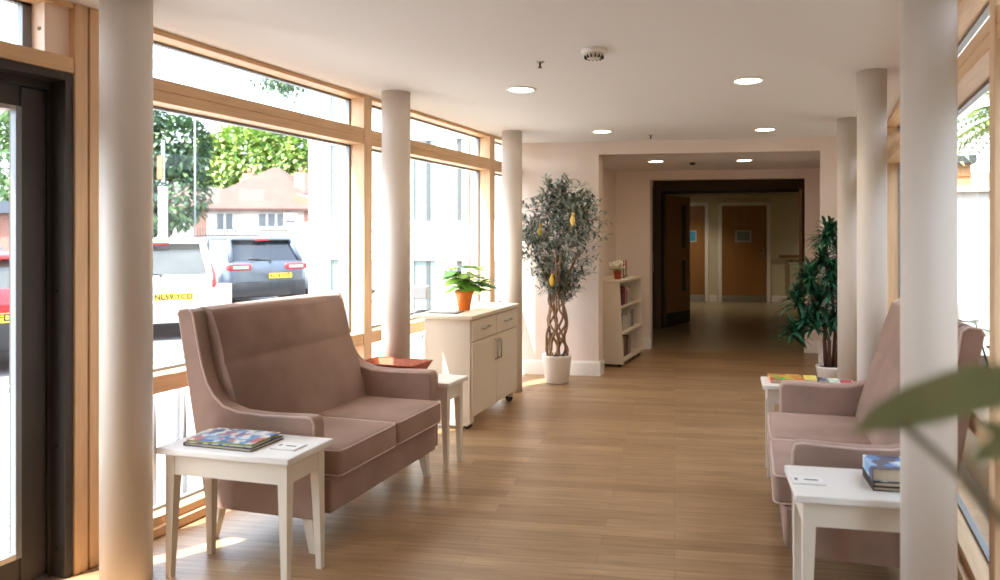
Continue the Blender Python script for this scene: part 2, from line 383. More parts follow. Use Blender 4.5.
# entrance door on the left (dark metal), with the glazed light above it
e = empty_struct('window_%d' % (wn[0]+1))
b = MB(); b.box(XG-.06, XL, 0, 2.08, 2.112, 2.178, M_TIMBER, .003, 1); b.build('transom', None, e)
b = MB(); b.box(XG-.06, XL, 0, 2.08, 2.385, HC, M_TIMBER, .003, 1); b.build('head', None, e)
b = MB(); b.box(XG-.02, XG+.012, 1.945, 1.98, 2.178, 2.385, M_ALU); b.box(XG-.02, XG+.012, 0, 1.98, 2.178, 2.19, M_ALU); b.box(XG-.02, XG+.012, 0, 1.98, 2.373, 2.385, M_ALU)
b.build('gasket', None, e)
b = MB(); b.box(XG-.05, XL-.03, 1.98, 2.08, 2.178, 2.385, mat('lit timber lining', (236, 214, 196), .5)); b.cyl((XL-.0605, 1.9795, 2.28), (XL-.0605, 1.976, 2.28), .008, n=10, m=M_VINE)  # lining is the timber colour paled to carry light on the reveal
b.build('jamb', None, e)
b = MB(); b.box(XG, XG+.006, .01, 1.95, 2.19, 2.375); b.build('glass', GLASS, e)
e = empty_struct('door_1')
b = MB()
b.box(XG-.10, XL-.004, 2.045, 2.078, 0, 2.11, M_DARK, .002, 1)          # jamb lining
b.box(XG-.10, XL-.004, 0.0, 2.045, 2.075, 2.11, M_DARK, .002, 1)        # head lining
b.box(XG-.10, XG+.03, 2.032, 2.045, 0, 2.075, M_DARK); b.box(XG-.10, XG+.03, 0, 2.032, 2.04, 2.075, M_DARK)
for z in (.12, .55, 1.2, 1.95): b.cyl((XG+.07, 2.046, z), (XG+.07, 2.040, z), .007, n=10, m=M_DARKG)
b.build('frame', None, e)
b = MB(); b.box(XG-.06, XG+.02, 2.024, 2.032, 0.01, 2.04, M_DARKG); b.build('seal', None, e)
b = MB()
xa, xb = XG-.04, XG+.03
b.box(xa, xb, 1.925, 2.024, .012, 2.035, M_DARK, .004, 1); b.box(xa, xb, .9, 1.925, .012, .13, M_DARK, .004, 1); b.box(xa, xb, .9, 1.925, 1.95, 2.035, M_DARK, .004, 1); b.box(xa, xb, .9, 1.0, .13, 1.93, M_DARK, .004, 1)
lf = b.build('leaf', None, e)
b = MB(); b.box(xa+.045, xb+.006, 1.905, 1.927, .128, 1.952, M_ALU); b.box(xa+.01, xb+.006, 1.0, 1.905, .128, .15, M_STEEL); b.box(xa+.01, xb+.006, 1.0, 1.905, 1.935, 1.952, M_STEEL)
b.build('bead', None, lf)
b = MB(); b.box(xa+.055, xa+.061, 1.0, 1.915, .14, 1.94); b.build('glass', GLASS, lf)
b = MB(); b.box(xa, xb, 0, .10, .012, 2.02, M_DARK, .004, 1); b.box(xa, xb, .10, .9, .012, .13, M_DARK, .004, 1); b.box(xa, xb, .10, .9, 1.93, 2.02, M_DARK, .004, 1); b.box(xa, xb, .8, .895, .13, 1.93, M_DARK, .004, 1)
lf = b.build('leaf', None, e)
b = MB(); b.box(xa+.03, xa+.036, .1, .82, .12, 1.94); b.build('glass', GLASS, lf)

# round columns
def column(n, x, y, d, h=HC):
    b = MB(); b.lathe([(d/2, 0), (d/2, h)], (x, y, 0), 48, None, True)
    o = b.build('pillar', M_COLUMN); o['kind'] = 'structure'; o['label'] = n; o['category'] = 'column'
column('round cream column beside the dark entrance door', -2.70, 2.12, .19)
column('round cream column behind the sofa and wicker tray', -2.71, 4.10, .19)
column('round cream column past the ivory cabinet', -2.68, 5.95, .19)
column('round column in front of the right-hand sofa table', .315, 2.36, .155)
column('round column behind the right-hand sofa', .302, 4.52, .165)
column('round column hiding part of the dark green plant', .235, 6.25, .165)

# ------------------------------------------------------------------ doors deep in the hall
def hall_door(n, xc, w=.90, h=2.1, sign=(170, 178, 176), knob=True, signx=0):
    e = empty_struct('door_%d' % n); e.location = (xc, farY(xc), 0); e.rotation_euler = (0, 0, SK)
    b = MB(); f = .075
    b.box(-w/2-f, -w/2, -.03, .0, 0, h+f, None, .004, 1); b.box(w/2, w/2+f, -.03, 0, 0, h+f, None, .004, 1); b.box(-w/2-f, w/2+f, -.03, 0, h, h+f, None, .004, 1)
    b.build('architrave', M_SKIRT, e)
    b = MB(); b.box(-w/2, w/2, -.012, .0, .01, h); b.build('leaf', M_OAK, e)
    b = MB(); b.box(-w/2+.01, w/2-.01, -.016, -.012, .01, .15); b.build('kick_plate', M_STEEL, e)
    b = MB(); b.box(-.19+signx, .15+signx, -.02, -.012, 1.33, 1.59); b.build('sign', mat('door sign frame', (190, 192, 188), .5), e)
    b = MB(); b.box(-.165+signx, .125+signx, -.022, -.02, 1.355, 1.565); b.build('sign_face', mat('sign face %d' % n, sign, .4, noise=.15, scale=15), e)
    if knob:
        b = MB(); b.box(w/2-.09, w/2-.05, -.02, -.012, .95, 1.2); b.cyl((w/2-.07, -.05, 1.08), (w/2-.16, -.05, 1.08), .011, n=8); b.cyl((w/2-.07, -.012, 1.08), (w/2-.07, -.05, 1.08), .011, n=8)
        b.build('handle', M_STEEL, e)
hall_door(2, -1.545, w=.97, h=2.14, sign=(120, 126, 128)); hall_door(3, -2.86, w=.97, h=2.14, sign=(60, 150, 190), knob=False, signx=.15)

# double door set part-way down the hall
b = MB(); b.box(-2.45, -2.33, 10.85, 11.0, 0, 2.36); b.box(-.10, .10, 11.1, 11.25, 0, 2.36)
b.prism([(-2.33, 10.85), (-.10, 11.1), (-.10, 11.25), (-2.33, 11.0)], 2.16, 2.36, 'z'); struct('wall_hall_middle', b, mat('brown bulkhead', (110, 84, 60), .7))
e = empty_struct('door_4')
b = MB(); b.box(-2.33, -2.28, 10.86, 11.0, 0, 2.16); b.box(-.15, -.10, 11.1, 11.24, 0, 2.16); b.prism([(-2.33, 10.86), (-.10, 11.11), (-.10, 11.24), (-2.33, 11.0)], 2.11, 2.16, 'z'); b.build('frame', M_WALNUT, e)
l1 = MB(); l1.box(0, .80, 0, .045, .012, 2.10, M_OAK); lf = l1.build('leaf', None, e); lf.location = (-2.27, 10.98, 0); lf.rotation_euler = (0, 0, R(72))
for z0, z1 in ((.55, 1.05), (1.25, 1.95)):
    b = MB(); b.box(.52, .64, -.004, .049, z0, z1); b.build('vision_panel', mat('wired dark glass', (52, 44, 36), .15), lf)
b = MB(); b.box(.01, .79, -.004, .0, .012, .22); b.build('kick_plate', mat('dark kick plate', (60, 52, 46), .4, .6), lf)
l1 = MB(); l1.box(-.85, 0, 0, .045, .012, 2.10, M_OAK); lf = l1.build('leaf', None, e); lf.location = (-.16, 11.0, 0); lf.rotation_euler = (0, 0, R(87))
e = empty_struct('door_5')
b = MB(); b.box(-2.449, -2.40, 9.25, 10.7, .01, 2.2); b.build('leaf', M_WALNUT, e)
b = MB(); b.box(-2.40, -2.36, 10.45, 10.48, .9, 1.2); b.build('handle', M_STEEL, e)
# handrail and low panel on the green wall right of the hall door
t = thing('handrail', 'wooden handrail on the far wall right of the hall door', 'handrail', (-.82, farY(-.82)-.02, 0), SK)
b = MB(); b.box(0, 2.4, -.09, -.05, .98, 1.05, None, .01); b.build('rail', mat('handrail wood', (140, 104, 66), .4), t)
for x in (.25, 1.0, 1.8):
    b = MB(); b.cyl((x, 0.01, .92), (x, -.07, .98), .012, n=8); b.build('bracket', M_STEEL, t)
t = thing('radiator', 'low pale radiator cover under the handrail on the far wall', 'radiator', (-.6, farY(-.6)-.01, 0), SK)
b = MB(); b.box(0, .95, -.06, .0, .16, .86, None, .01); b.build('panel', M_WALL2, t)
b = MB(); b.box(-.02, .97, -.075, .0, .86, .885); b.build('top', M_CREAM, t)

# ------------------------------------------------------------------ ceiling fittings
LT = emit_mat('downlight lens', (255, 236, 200), 14)
def downlight(x, y, z, label, power=9):
    t = thing('ceiling_light', label, 'ceiling light', (x, y, z), 0, 'round recessed ceiling lights')
    b = MB(); b.lathe([(.082, -.001), (.10, -.001), (.098, -.008), (.084, -.010), (.082, -.001)], (0, 0, 0), 28, None, True, False); b.build('trim_ring', M_SKIRT, t)
    b = MB(); b.lathe([(.0005, -.005), (.05, -.0048), (.083, -.003)], (0, 0, 0), 28, None, True, False); b.build('lens', LT, t)
    ld = bpy.data.lights.new('downlight_lamp', 'SPOT'); ld.energy = power; ld.color = (1, .84, .66); ld.spot_size = R(130); ld.spot_blend = .8; ld.shadow_soft_size = .07
    lo = bpy.data.objects.new('downlight_lamp', ld); COL.objects.link(lo); lo.parent = t; lo.location = (0, 0, -.02)
downlight(-1.86, 4.275, HC, 'lit ceiling downlight nearest the window columns, close to the heat detector')
downlight(-1.884, 6.204, HC, 'lit ceiling downlight close to the end wall above the leafy tree')
downlight(-.413, 4.507, HC, 'lit ceiling downlight on the right side, larger of the two in view there')
downlight(-.454, 6.584, HC, 'lit ceiling downlight on the right side just in front of the end wall')
downlight(-1.705, 7.69, HA, 'lit alcove downlight above the low bookcase', 5)
downlight(-.769, 7.916, HA, 'lit alcove downlight above the middle of the passage', 5)
for hx, hy, lb in ((-2.6, 14.7, 'added unseen ceiling light brightening the cross hall before the oak doors'), (.9, 15.3, 'added unseen ceiling light brightening the cross hall beyond the right wall end')):
    downlight(hx, hy, 2.36, lb, 40)  # unseen lamps added to brighten the deep hall
t = thing('smoke_detector', 'white smoke detector with dark slotted underside on the main ceiling', 'smoke detector', (-1.112, 3.517, HC))
b = MB(); b.lathe([(.07, 0), (.07, -.014), (.058, -.02)], (0, 0, 0), 28, None); b.build('base', M_SKIRT, t)
b = MB(); b.lathe([(.052, -.018), (.050, -.034), (.04, -.044), (.0005, -.046)], (0, 0, 0), 28, None, True, False); b.build('cap', mat('detector plastic', (208, 200, 186), .5), t)
b = MB()
for k in range(14):
    a = 2*math.pi*k/14; b.box(-.003, .003, .036, .052, -.046, -.030, M_BLACK, mtx=Matrix.Rotation(a, 4, 'Z'))
b.build('slots', None, t)
def sprinkler(x, y, z, label):
    t = thing('sprinkler_head', label, 'sprinkler', (x, y, z))
    b = MB(); b.lathe([(.024, 0), (.02, -.006)], (0, 0, 0), 16); b.build('rose', M_STEEL, t)
    b = MB(); b.cyl((0, 0, -.004), (0, 0, -.03), .007, n=8); b.cyl((0, 0, -.03), (0, 0, -.034), .013, n=10); b.build('nozzle', mat('dark bronze', (84, 70, 60), .4, .6), t)
sprinkler(-1.474, 3.655, HC, 'small dark sprinkler head beside the smoke detector')
sprinkler(-1.515, 6.60, HC, 'small sprinkler head on the ceiling just before the end wall')
t = thing('door_sensor', 'small dark sensor on the bulkhead above the passage opening', 'sensor', (-1.35, 8.0, HA))
b = MB(); b.lathe([(.035, 0), (.03, -.02), (.012, -.03)], (0, 0, 0), 14); b.build('sensor_body', mat('dark bronze', (84, 70, 60)), t)

# ------------------------------------------------------------------ sofas
def arc(c, r, a0, a1, n): return [(c[0]+r*math.cos(R(a0+(a1-a0)*k/n)), c[1]+r*math.sin(R(a0+(a1-a0)*k/n))) for k in range(n+1)]
def make_sofa(label, loc, rz, width=1.20, dx=1.0, mirror=False, htop=1.085):
    # local: front toward +x, rear of the back at x=0, y across
    t = thing('two_seater_sofa', label, 'sofa', loc, rz)
    W = width/2; th = .085
    top = htop
    prof = [(.18, .165), (.10, .60), (.015, top-.03), (.03, top-.005), (.075, top), (.10, top-.015), (.125, .96), (.155, .83), (.185, .745), (.225, .685), (.28, .642), (.36, .620), (.50, .614), (.725, .622), (.755, .618), (.768, .59), (.765, .17)]
    prof = [(x*dx, z) for x, z in prof]
    for s in (-1, 1):
        y0, y1 = (-W, -W+th) if s < 0 else (W-th, W)
        b = MB(); b.prism(prof, y0, y1, 'y', None, .010, 2, True); b.build('armrest', M_VELVET, t)
        for yy in ((y0+.004,) if s < 0 else (y1-.004,)):
            b = MB(); b.tube([(x, yy, z) for x, z in prof[2:]], .0055, 6); b.build('piping', M_PIPING, t)
    # backrest with a sewn crease
    zc = .83
    def fx(z): return (.335 - (z-.44)*(.335-.135)/(.64))*dx
    bp = [(.18*dx, .17), (.10*dx, .60), (.02*dx, top-.03), (.03*dx, top-.006), (.075*dx, top+.004), (fx(1.04)-.012, top-.012)]
    for k in range(6): z = 1.04-(1.04-zc-.012)*k/5; bp.append((fx(z)+.006*math.sin(math.pi*k/5)+.004, z))
    bp.append((fx(zc)-.003, zc))
    for k in range(7): z = zc-.012-(zc-.012-.36)*k/6; bp.append((fx(z)+.009*math.sin(math.pi*k/6)+.004, z))
    bp.append((fx(.36), .17))
    b = MB(); b.prism(bp, -W+th-.004, W-th+.004, 'y', None, 0, 2, True); b.build('backrest', M_VELVET, t)
    b = MB(); b.box(.17*dx, .80*dx, -W+th-.004, W-th+.004, .17, .335, None, .012, 2); b.build('base', M_VELVET, t)
    hw = (width-2*th)/2
    for k in range(2):
        ya = -W+th+k*hw+.003; yb = ya+hw-.006
        b = MB(); b.box(.29*dx, .846*dx, ya, yb, .335, .462, None, .028, 4)
        for v in b.b.verts:
            if v.co.z > .44: v.co.z += .012*(1-((v.co.y-(ya+yb)/2)/(hw/2))**2)
        cu = b.build('seat_cushion', M_VELVET, t)
        for zz in (.455, .345):
            r = .022; x1 = .842*dx
            pts = [(.33*dx, ya+.004, zz), (x1-.03, ya+.004, zz), (x1-.006, ya+.012, zz), (x1, ya+.035, zz), (x1, yb-.035, zz), (x1-.006, yb-.012, zz), (x1-.03, yb-.004, zz), (.33*dx, yb-.004, zz)]
            b = MB(); b.tube(pts, .005, 6); b.build('piping', M_PIPING, cu)
    for x, lean in ((.70*dx, .03), (.20*dx, -.03)):
        for s in (-1, 1):
            b = MB(); y = s*(W-.07)
            b.prism([(x-.027, y-.025), (x+.027, y-.025), (x+.027, y+.025), (x-.027, y+.025)], 0, .172, 'z')
            for v in b.b.verts:
                if v.co.z < .01: v.co.x = x+(v.co.x-x)*.6+lean; v.co.y = y+(v.co.y-y)*.6+s*.01
            b.build('leg', M_CREAM, t)
    return t
make_sofa('mauve velvet two-seater sofa with high back under the big left window', (-2.90, 3.085, 0), R(3), 1.18)
make_sofa('mauve velvet sofa half hidden behind the column on the right', (.54, 3.57, 0), math.pi+R(5), 1.26, .90, htop=1.10).scale = (1, 1, .988)

# ------------------------------------------------------------------ side tables
def side_table(label, loc, rz, L, D, H, mt=M_TABLE):
    t = thing('side_table', label, 'side table', loc, rz, 'small white side tables')
    b = MB(); b.box(-L/2, L/2, -D/2, D/2, H-.028, H, None, .006, 2); b.build('tabletop', mt, t)
    b = MB(); i = .03
    b.box(-L/2+i+.02, L/2-i-.02, -D/2+i, -D/2+i+.018, H-.115, H-.028); b.box(-L/2+i+.02, L/2-i-.02, D/2-i-.018, D/2-i, H-.115, H-.028)
    b.box(-L/2+i, -L/2+i+.018, -D/2+i+.02, D/2-i-.02, H-.115, H-.028); b.box(L/2-i-.018, L/2-i, -D/2+i+.02, D/2-i-.02, H-.115, H-.028)
    b.build('apron', M_CREAM, t)
    for sx in (-1, 1):
        for sy in (-1, 1):
            cx = sx*(L/2-i-.019); cy_ = sy*(D/2-i-.019); b = MB()
            b.prism([(cx-.021, cy_-.021), (cx+.021, cy_-.021), (cx+.021, cy_+.021), (cx-.021, cy_+.021)], 0, H-.115, 'z')
            b.prism([(cx-.021, cy_-.021), (cx+.021, cy_-.021), (cx+.021, cy_+.021), (cx-.021, cy_+.021)], H-.115, H-.028, 'z')
            for v in b.b.verts:
                if v.co.z < .01:
                    if (v.co.x-cx)*sx < 0: v.co.x += sx*.017
                    if (v.co.y-cy_)*sy < 0: v.co.y += sy*.017
            b.build('leg', M_CREAM, t)
    return t
side_table('white side table with picture books in front of the sofa arm', (-2.29, 2.345, 0), R(5), .64, .31, .55)
side_table('white side table with wicker tray between sofa and ivory cabinet', (-2.42, 3.865, 0), R(2), .63, .27, .54)
side_table('white side table by the right column with thick magazine stack', (.15, 2.69, 0), R(9), .50, .325, .55)
side_table('white side table behind the right sofa covered in colourful magazines', (-.055, 4.43, 0), R(7), .54, .27, .555)

def book(name, label, cat, cx, cy_, z, rz, w, d, h, cover, pages=M_PAPER, group=None, hard=.003):
    t = thing(name, label, cat, (cx, cy_, z), rz, group)
    b = MB(); b.box(-w/2, w/2, -d/2, d/2, h-hard, h, None, .001, 1); b.box(-w/2, w/2, -d/2, d/2, 0, hard); b.box(-w/2, -w/2+hard, -d/2, d/2, hard, h-hard); b.build('cover', cover, t)
    b = MB(); b.box(-w/2+hard, w/2-.004, -d/2+.004, d/2-.004, hard, h-hard); b.build('pages', pages, t)
    return t
C_BLUE = cover_mat('picture book cover', [(110, 160, 205), (232, 232, 232), (80, 120, 170), (235, 230, 222), (205, 120, 110), (238, 236, 230), (160, 195, 215)], 40)
C_GRN = mat('olive green cover', (150, 160, 70), .4); C_NAVY = mat('navy cover', (26, 40, 62), .4)
book('picture_book', 'dark navy hardback at the bottom of the pair on the near table', 'book', -2.345, 2.335, .55, R(3), .34, .20, .014, C_NAVY)
book('picture_book', 'blue and white patterned picture book on top of the navy one', 'book', -2.345, 2.335, .564, R(6), .315, .185, .014, C_BLUE, C_GRN)
def card(label, cx, cy_, z, rz, w=.13, d=.09):
    t = thing('table_card', label, 'card', (cx, cy_, z), rz)
    b = MB(); b.box(-w/2, w/2, -d/2, d/2, 0, .006, None, .001, 1); b.build('plate', mat('white laminate', (240, 238, 234), .35), t)
    b = MB(); b.box(-w/2, w/2, -d/2, d/2, .0, .0015); b.build('backing', mat('brown card backing', (96, 62, 50), .6), t)
    b = MB(); b.box(-.012, .035, -.006, .004, .006, .0063)
    b.box(-.045, -.035, -.01, .01, .006, .0063); b.build('printed_mark', mat('dark print', (60, 58, 60), .6), t)
card('white card lying beside the picture books on the near table', -2.075, 2.355, .55, R(4), .115, .085)
card('white card on the right side table beside the magazines', -.035, 2.645, .55, R(10), .11, .075)
# stack on the right table
C_ICE = cover_mat('ice blue magazine cover', [(90, 140, 200), (230, 236, 240), (90, 92, 110), (150, 190, 225), (60, 70, 110)], 22)
book('magazine', 'thin black bound magazine, lowest of the stack by the right column', 'magazine', .275, 2.715, .55, R(9), .22, .16, .015, M_BLACK, hard=.003)
book('magazine', 'thin black bound magazine second from the bottom by the right column', 'magazine', .275, 2.715, .565, R(10), .22, .16, .017, M_BLACK, hard=.003)
book('paperback', 'thick paperback with icy blue cover topping the stack by the right column', 'book', .272, 2.715, .582, R(8), .215, .16, .044, C_ICE, hard=.0015)
# colourful magazines on the far right table
cm = [cover_mat('bright magazine cover', [(214, 120, 70), (200, 190, 70), (120, 170, 90), (230, 150, 90), (210, 80, 70)], 25), cover_mat('yellow magazine cover', [(238, 214, 100), (240, 224, 140), (220, 190, 80)], 20),
      cover_mat('dark photo cover', [(60, 70, 100), (150, 160, 180), (40, 40, 50)], 30), cover_mat('pale green leaflet', [(170, 210, 190), (230, 230, 220), (200, 210, 120)], 30), mat('crimson booklet', (190, 50, 80), .4)]
book('magazine', 'orange and green magazine on the table behind the right sofa', 'magazine', -.185, 4.44, .555, R(10), .19, .19, .024, cm[0])
book('magazine', 'yellow magazine on the table behind the right sofa', 'magazine', -.045, 4.475, .555, R(4), .075, .14, .022, cm[1])
book('booklet', 'small dark photo booklet behind the right sofa', 'booklet', .025, 4.475, .555, R(5), .05, .10, .016, cm[2])
book('leaflet', 'pale green leaflet on the table behind the right sofa', 'leaflet', .09, 4.49, .555, R(4), .06, .12, .012, cm[3])
book('booklet', 'crimson booklet at the column end of the table behind the right sofa', 'booklet', .162, 4.46, .555, R(6), .065, .12, .012, cm[4])

# wicker tray
t = thing('wicker_tray', 'flared red brown wicker tray on the table beyond the sofa', 'tray', (-2.565, 3.86, .54), R(1))
b = MB(); w0, d0, w1, d1, h = .16, .085, .205, .122, .085
b.box(-w0, w0, -d0, d0, 0, .006)
for (A, B_, C_, D_) in (((-w0, -d0), (w0, -d0), (w1, -d1), (-w1, -d1)), ((w0, -d0), (w0, d0), (w1, d1), (w1, -d1)), ((w0, d0), (-w0, d0), (-w1, d1), (w1, d1)), ((-w0, d0), (-w0, -d0), (-w1, -d1), (-w1, d1))):
    vs = [Vector((*A, 0)), Vector((*B_, 0)), Vector((*C_, h)), Vector((*D_, h))]
    f = [b.b.verts.new(v) for v in vs]; inn = [b.b.verts.new(v+Vector((-v.x, -v.y, 0)).normalized()*.006+Vector((0, 0, .002))) for v in vs]
    b.b.faces.new(f); b.b.faces.new(inn[::-1])
    N = 22
    for k in range(N+1):
        p = vs[0].lerp(vs[1], k/N); q = vs[3].lerp(vs[2], k/N); b.tube([p, q], .0028, 5)
    for j in (1, 2, 3, 4, 5):
        b.tube([vs[0].lerp(vs[3], j/6), vs[1].lerp(vs[2], j/6)], .003, 5)
b.build('basket', M_WICKER, t)
b = MB(); b.tube([(-w1, -d1, h), (w1, -d1, h), (w1, d1, h), (-w1, d1, h)], .006, 6, closed=True); b.build('rim', M_WICKER, t)
book('booklet', 'small dark blue booklet lying inside the wicker tray', 'booklet', -2.55, 3.86, .547, R(10), .14, .10, .012, cm[2])

# ------------------------------------------------------------------ ivory cabinet on castors
t = thing('sideboard_cabinet', 'ivory two-door cabinet on castors standing by the window', 'cabinet', (-2.455, 5.115, 0), R(4.5))
# local: front at x=0 facing +x, back x=-.36; y -.50...50
b = MB(); b.box(-.37, -.0, -.50, .50, .085, .82, None, .004, 1); b.box(-.37, -.02, -.50, -.465, .03, .085); b.box(-.05, -.0, -.50, -.43, .045, .085); b.box(-.05, 0, .43, .50, .045, .085); b.build('carcass', M_CABINET, t)
b = MB(); b.box(-.445, .03, -.535, .535, .82, .847, None, .006, 2); b.build('worktop', mat('cream worktop', (236, 222, 200), .4), t)
for k, (ya, yb) in enumerate(((-.49, -.004), (.004, .49))):
    b = MB(); b.box(.001, .018, ya, yb, .655, .81, None, .003, 1); dr = b.build('drawer', M_CABINET, t)
    yc = (ya+yb)/2
    b = MB(); b.tube([(.018, yc-.07, .735), (.04, yc-.06, .735), (.04, yc+.06, .735), (.018, yc+.07, .735)], .006, 8); b.build('handle', M_STEEL, dr)
    b = MB(); b.box(.001, .018, ya, yb, .10, .645, None, .003, 1); do = b.build('door', M_CABINET, t)
    yh = yb-.035 if k == 0 else ya+.035
    b = MB(); b.tube([(.018, yh, .45), (.042, yh, .46), (.042, yh, .60), (.018, yh, .61)], .006, 8); b.build('handle', M_STEEL, do)
for x in (-.33, -.04):
    for y in (-.45, .45):
        b = MB(); b.cyl((x, y-.013, .03), (x, y+.013, .03), .03, n=16); b.cyl((x, y, .03), (x, y, .086), .011, n=8); b.box(x-.02, x+.02, y-.02, y+.02, .06, .066); b.build('castor', M_BLACK, t)
# things on the cabinet
t = thing('potted_ivy', 'orange pot of bright green trailing leaves on the cabinet', 'potted plant', (-2.66, 4.98, .847)); t.scale = (1.25, 1.25, 1.25)
b = MB(); b.lathe([(.036, 0), (.058, .105), (.062, .107), (.062, .125), (.054, .125), (.052, .11)], (0, 0, 0), 28, None, True, True); b.build('pot', M_ORANGE, t)
b = MB(); b.lathe([(.052, .112), (.001, .115)], (0, 0, 0), 20, None, True, False); b.build('soil', M_SOIL, t)
b = MB(); st = MB()
rnd = random.Random(5)
for k in range(80):
    a = rnd.uniform(0, 6.283); rr = rnd.uniform(.02, .14); zz = .15+rnd.uniform(0, .15)-rr*.35
    if k < 7: a = rnd.uniform(-.3, .7) ; rr = rnd.uniform(.13, .18); zz = rnd.uniform(.13, .2)
    c = Vector((rr*math.cos(a), rr*math.sin(a), zz)); L = rnd.uniform(.06, .10)
    st.tube([(c.x*.1, c.y*.1, .11), (c.x*.6, c.y*.6, max(.14, c.z)), tuple(c)], .0016, 5)
    d = Vector((math.cos(a), math.sin(a), rnd.uniform(-.6, .3))).normalized(); u = d.cross(Vector((0, 0, 1))).normalized(); nn = u.cross(d)
    P = [(0, 0), (.38, -.12), (.5, .15), (.36, .55), (0, 1.0), (-.36, .55), (-.5, .15), (-.38, -.12)]
    vs = [b.b.verts.new(c+u*px*L+d*(py-.1)*L+nn*(-.25*abs(px)*L)) for px, py in P]; cc = b.b.verts.new(c+d*.35*L)
    fs = [b.b.faces.new((vs[i], vs[(i+1) % 8], cc)) for i in range(8)]
    b._paint(fs, mat('ivy lime leaf', (168, 206, 96), .5, noise=.2, scale=30) if rnd.random() < .6 else (M_LEAF if rnd.random() < .6 else mat('ivy deep leaf', (58, 118, 72), .5)), True)
b.build('leaves', None, t); st.build('stems', M_LEAF, t)
b = MB(); b.lathe([(.001, 0), (.07, 0), (.075, .008), (.06, .006), (.001, .005)], (0, 0, 0), 24, None, True, False)
book('magazine', 'thin grey magazine lying flat at the near end of the cabinet', 'magazine', -2.70, 4.76, .847, R(10), .24, .17, .008, mat('grey brochure', (120, 116, 116), .4))

# ------------------------------------------------------------------ leafy tree in white pot
t = thing('artificial_tree', 'tall grey-green leafy tree with twisted stems in a white pot', 'potted tree', (-2.42, 6.45, 0))
b = MB(); prof = [(.105, 0), (.115, .01), (.142, .25), (.146, .262), (.146, .275), (.13, .275), (.128, .245)]; b.lathe(prof, (0, 0, 0), 36)
pot = b.build('pot', M_WHITEPOT, t)
for k in range(24):
    pass
b = MB(); b.lathe([(.128, .25), (.001, .255)], (0, 0, 0), 24, None, True, False); b.build('soil', M_SOIL, t)
for k in range(11):
    a0 = k*math.pi/5.5; pts = []; n = 22
    for i in range(n+1):
        f = i/n; z = .25+f*.62; rr = .095+.02*math.sin(f*9+k)*(1-f*.3)-.02*f; a = a0+(1.5 if k % 2 else -1.5)*f*1.6+.25*math.sin(f*12+k)
        pts.append((rr*math.cos(a), rr*math.sin(a), z))
    top = Vector(pts[-1]); pts.append((top.x*1.5, top.y*1.5, 1.05)); pts.append((top.x*3, top.y*3, 1.3))
    b = MB(); b.tube(pts, .011, 7, rads=[.0145-.006*i/len(pts) for i in range(len(pts))]); b.build('stem', M_VINE, t)
rnd = random.Random(11)
blobs = [((-.02, 0, 1.42), .34, .36), ((.10, .02, 1.66), .30, .25), ((-.14, -.02, 1.58), .26, .26), ((.22, 0, 1.52), .26, .26), ((-.22, 0, 1.30), .20, .24), ((.08, 0, 1.20), .24, .26), ((-.04, 0, 1.02), .19, .20), ((.22, .0, 1.74), .20, .16), ((-.02, 0, 1.82), .20, .14), ((.05, 0, .93), .15, .13)]
yr = Matrix.Rotation(YAW, 3, 'Z')
b = MB(); tw = MB()
for c, rx, rz_ in blobs:
    for k in range(56):
        u = Vector((rnd.gauss(0, 1), rnd.gauss(0, 1), rnd.gauss(0, 1))).normalized()*rnd.uniform(.25, 1.08)
        p = Vector(c)+Vector((u.x*rx, u.y*rx*.7, u.z*rz_)); p = yr @ p
        d = Vector((u.x, u.y, abs(u.z)*.6+.2)).normalized(); d = (yr @ d + Vector((rnd.uniform(-.5, .5), rnd.uniform(-.5, .5), rnd.uniform(-.5, .5)))).normalized()
        tw.tube([p-d*.05, p+d*.09], .0015, 4)
        for j in range(8):
            s_ = 1 if j % 2 else -1; q = p+d*(.02*j-.05); sd_ = d.cross(Vector((rnd.uniform(-1, 1), rnd.uniform(-1, 1), rnd.uniform(-1, 1)))).normalized()
            dd = (d*.7+sd_*s_).normalized(); b.leaf(q, dd, rnd.uniform(.05, .085), rnd.uniform(.02, .03), (M_OLIVE if rnd.random() < .6 else (mat('dark olive leaf', (70, 84, 74), .55) if rnd.random() < .6 else mat('pale silver leaf', (184, 198, 194), .5))), .15)
b.build('foliage', None, t); tw.build('twigs', M_VINE, t)
def bird(label, px, pz, py, m, s=1):
    t = thing('bird_ornament', label, 'ornament', (px, py, pz))
    b = MB(); b.lathe([(.001, 0), (.012*s, .012), (.022*s, .04*s), (.018*s, .062*s), (.008*s, .085*s), (.001, .09*s)], (0, 0, 0), 12, None, True, False); b.build('body', m, t)
    b = MB(); b.lathe([(.001, -.014), (.013*s, -.006), (.012*s, .008), (.001, .014)], (0.008, -.004, .093*s), 10, None, True, False); b.build('head', m, t)
    b = MB(); b.cyl((.02, -.008, .093*s), (.034, -.014, .09*s), .004, .0005, 6); b.build('beak', M_ORANGE, t)
    b = MB(); b.leaf((-.01, 0, .01), (-.3, 0, -1), .05*s, .018, None, 0); b.build('tail', m, t)
    b = MB(); b.cyl((0, 0, .1*s), (0, 0, .18), .0008, n=4); b.build('thread', M_SKIRT, t)
BX = ((-2.17, 1.53), (-2.50, 1.44), (-2.38, .96))
bird('yellow bird ornament hanging low in the leafy tree above its stems', BX[2][0], BX[2][1], 6.2, M_YELLOW, 1.2)
bird('yellow and white bird ornament on the upper side of the leafy tree facing the passage', BX[0][0], BX[0][1], 6.2, mat('pale gold felt', (230, 200, 110), .7), 1.2)
bird('dull yellow bird ornament on the window side of the leafy tree', BX[1][0], BX[1][1], 6.2, mat('mustard felt', (196, 168, 60), .7), 1.1)

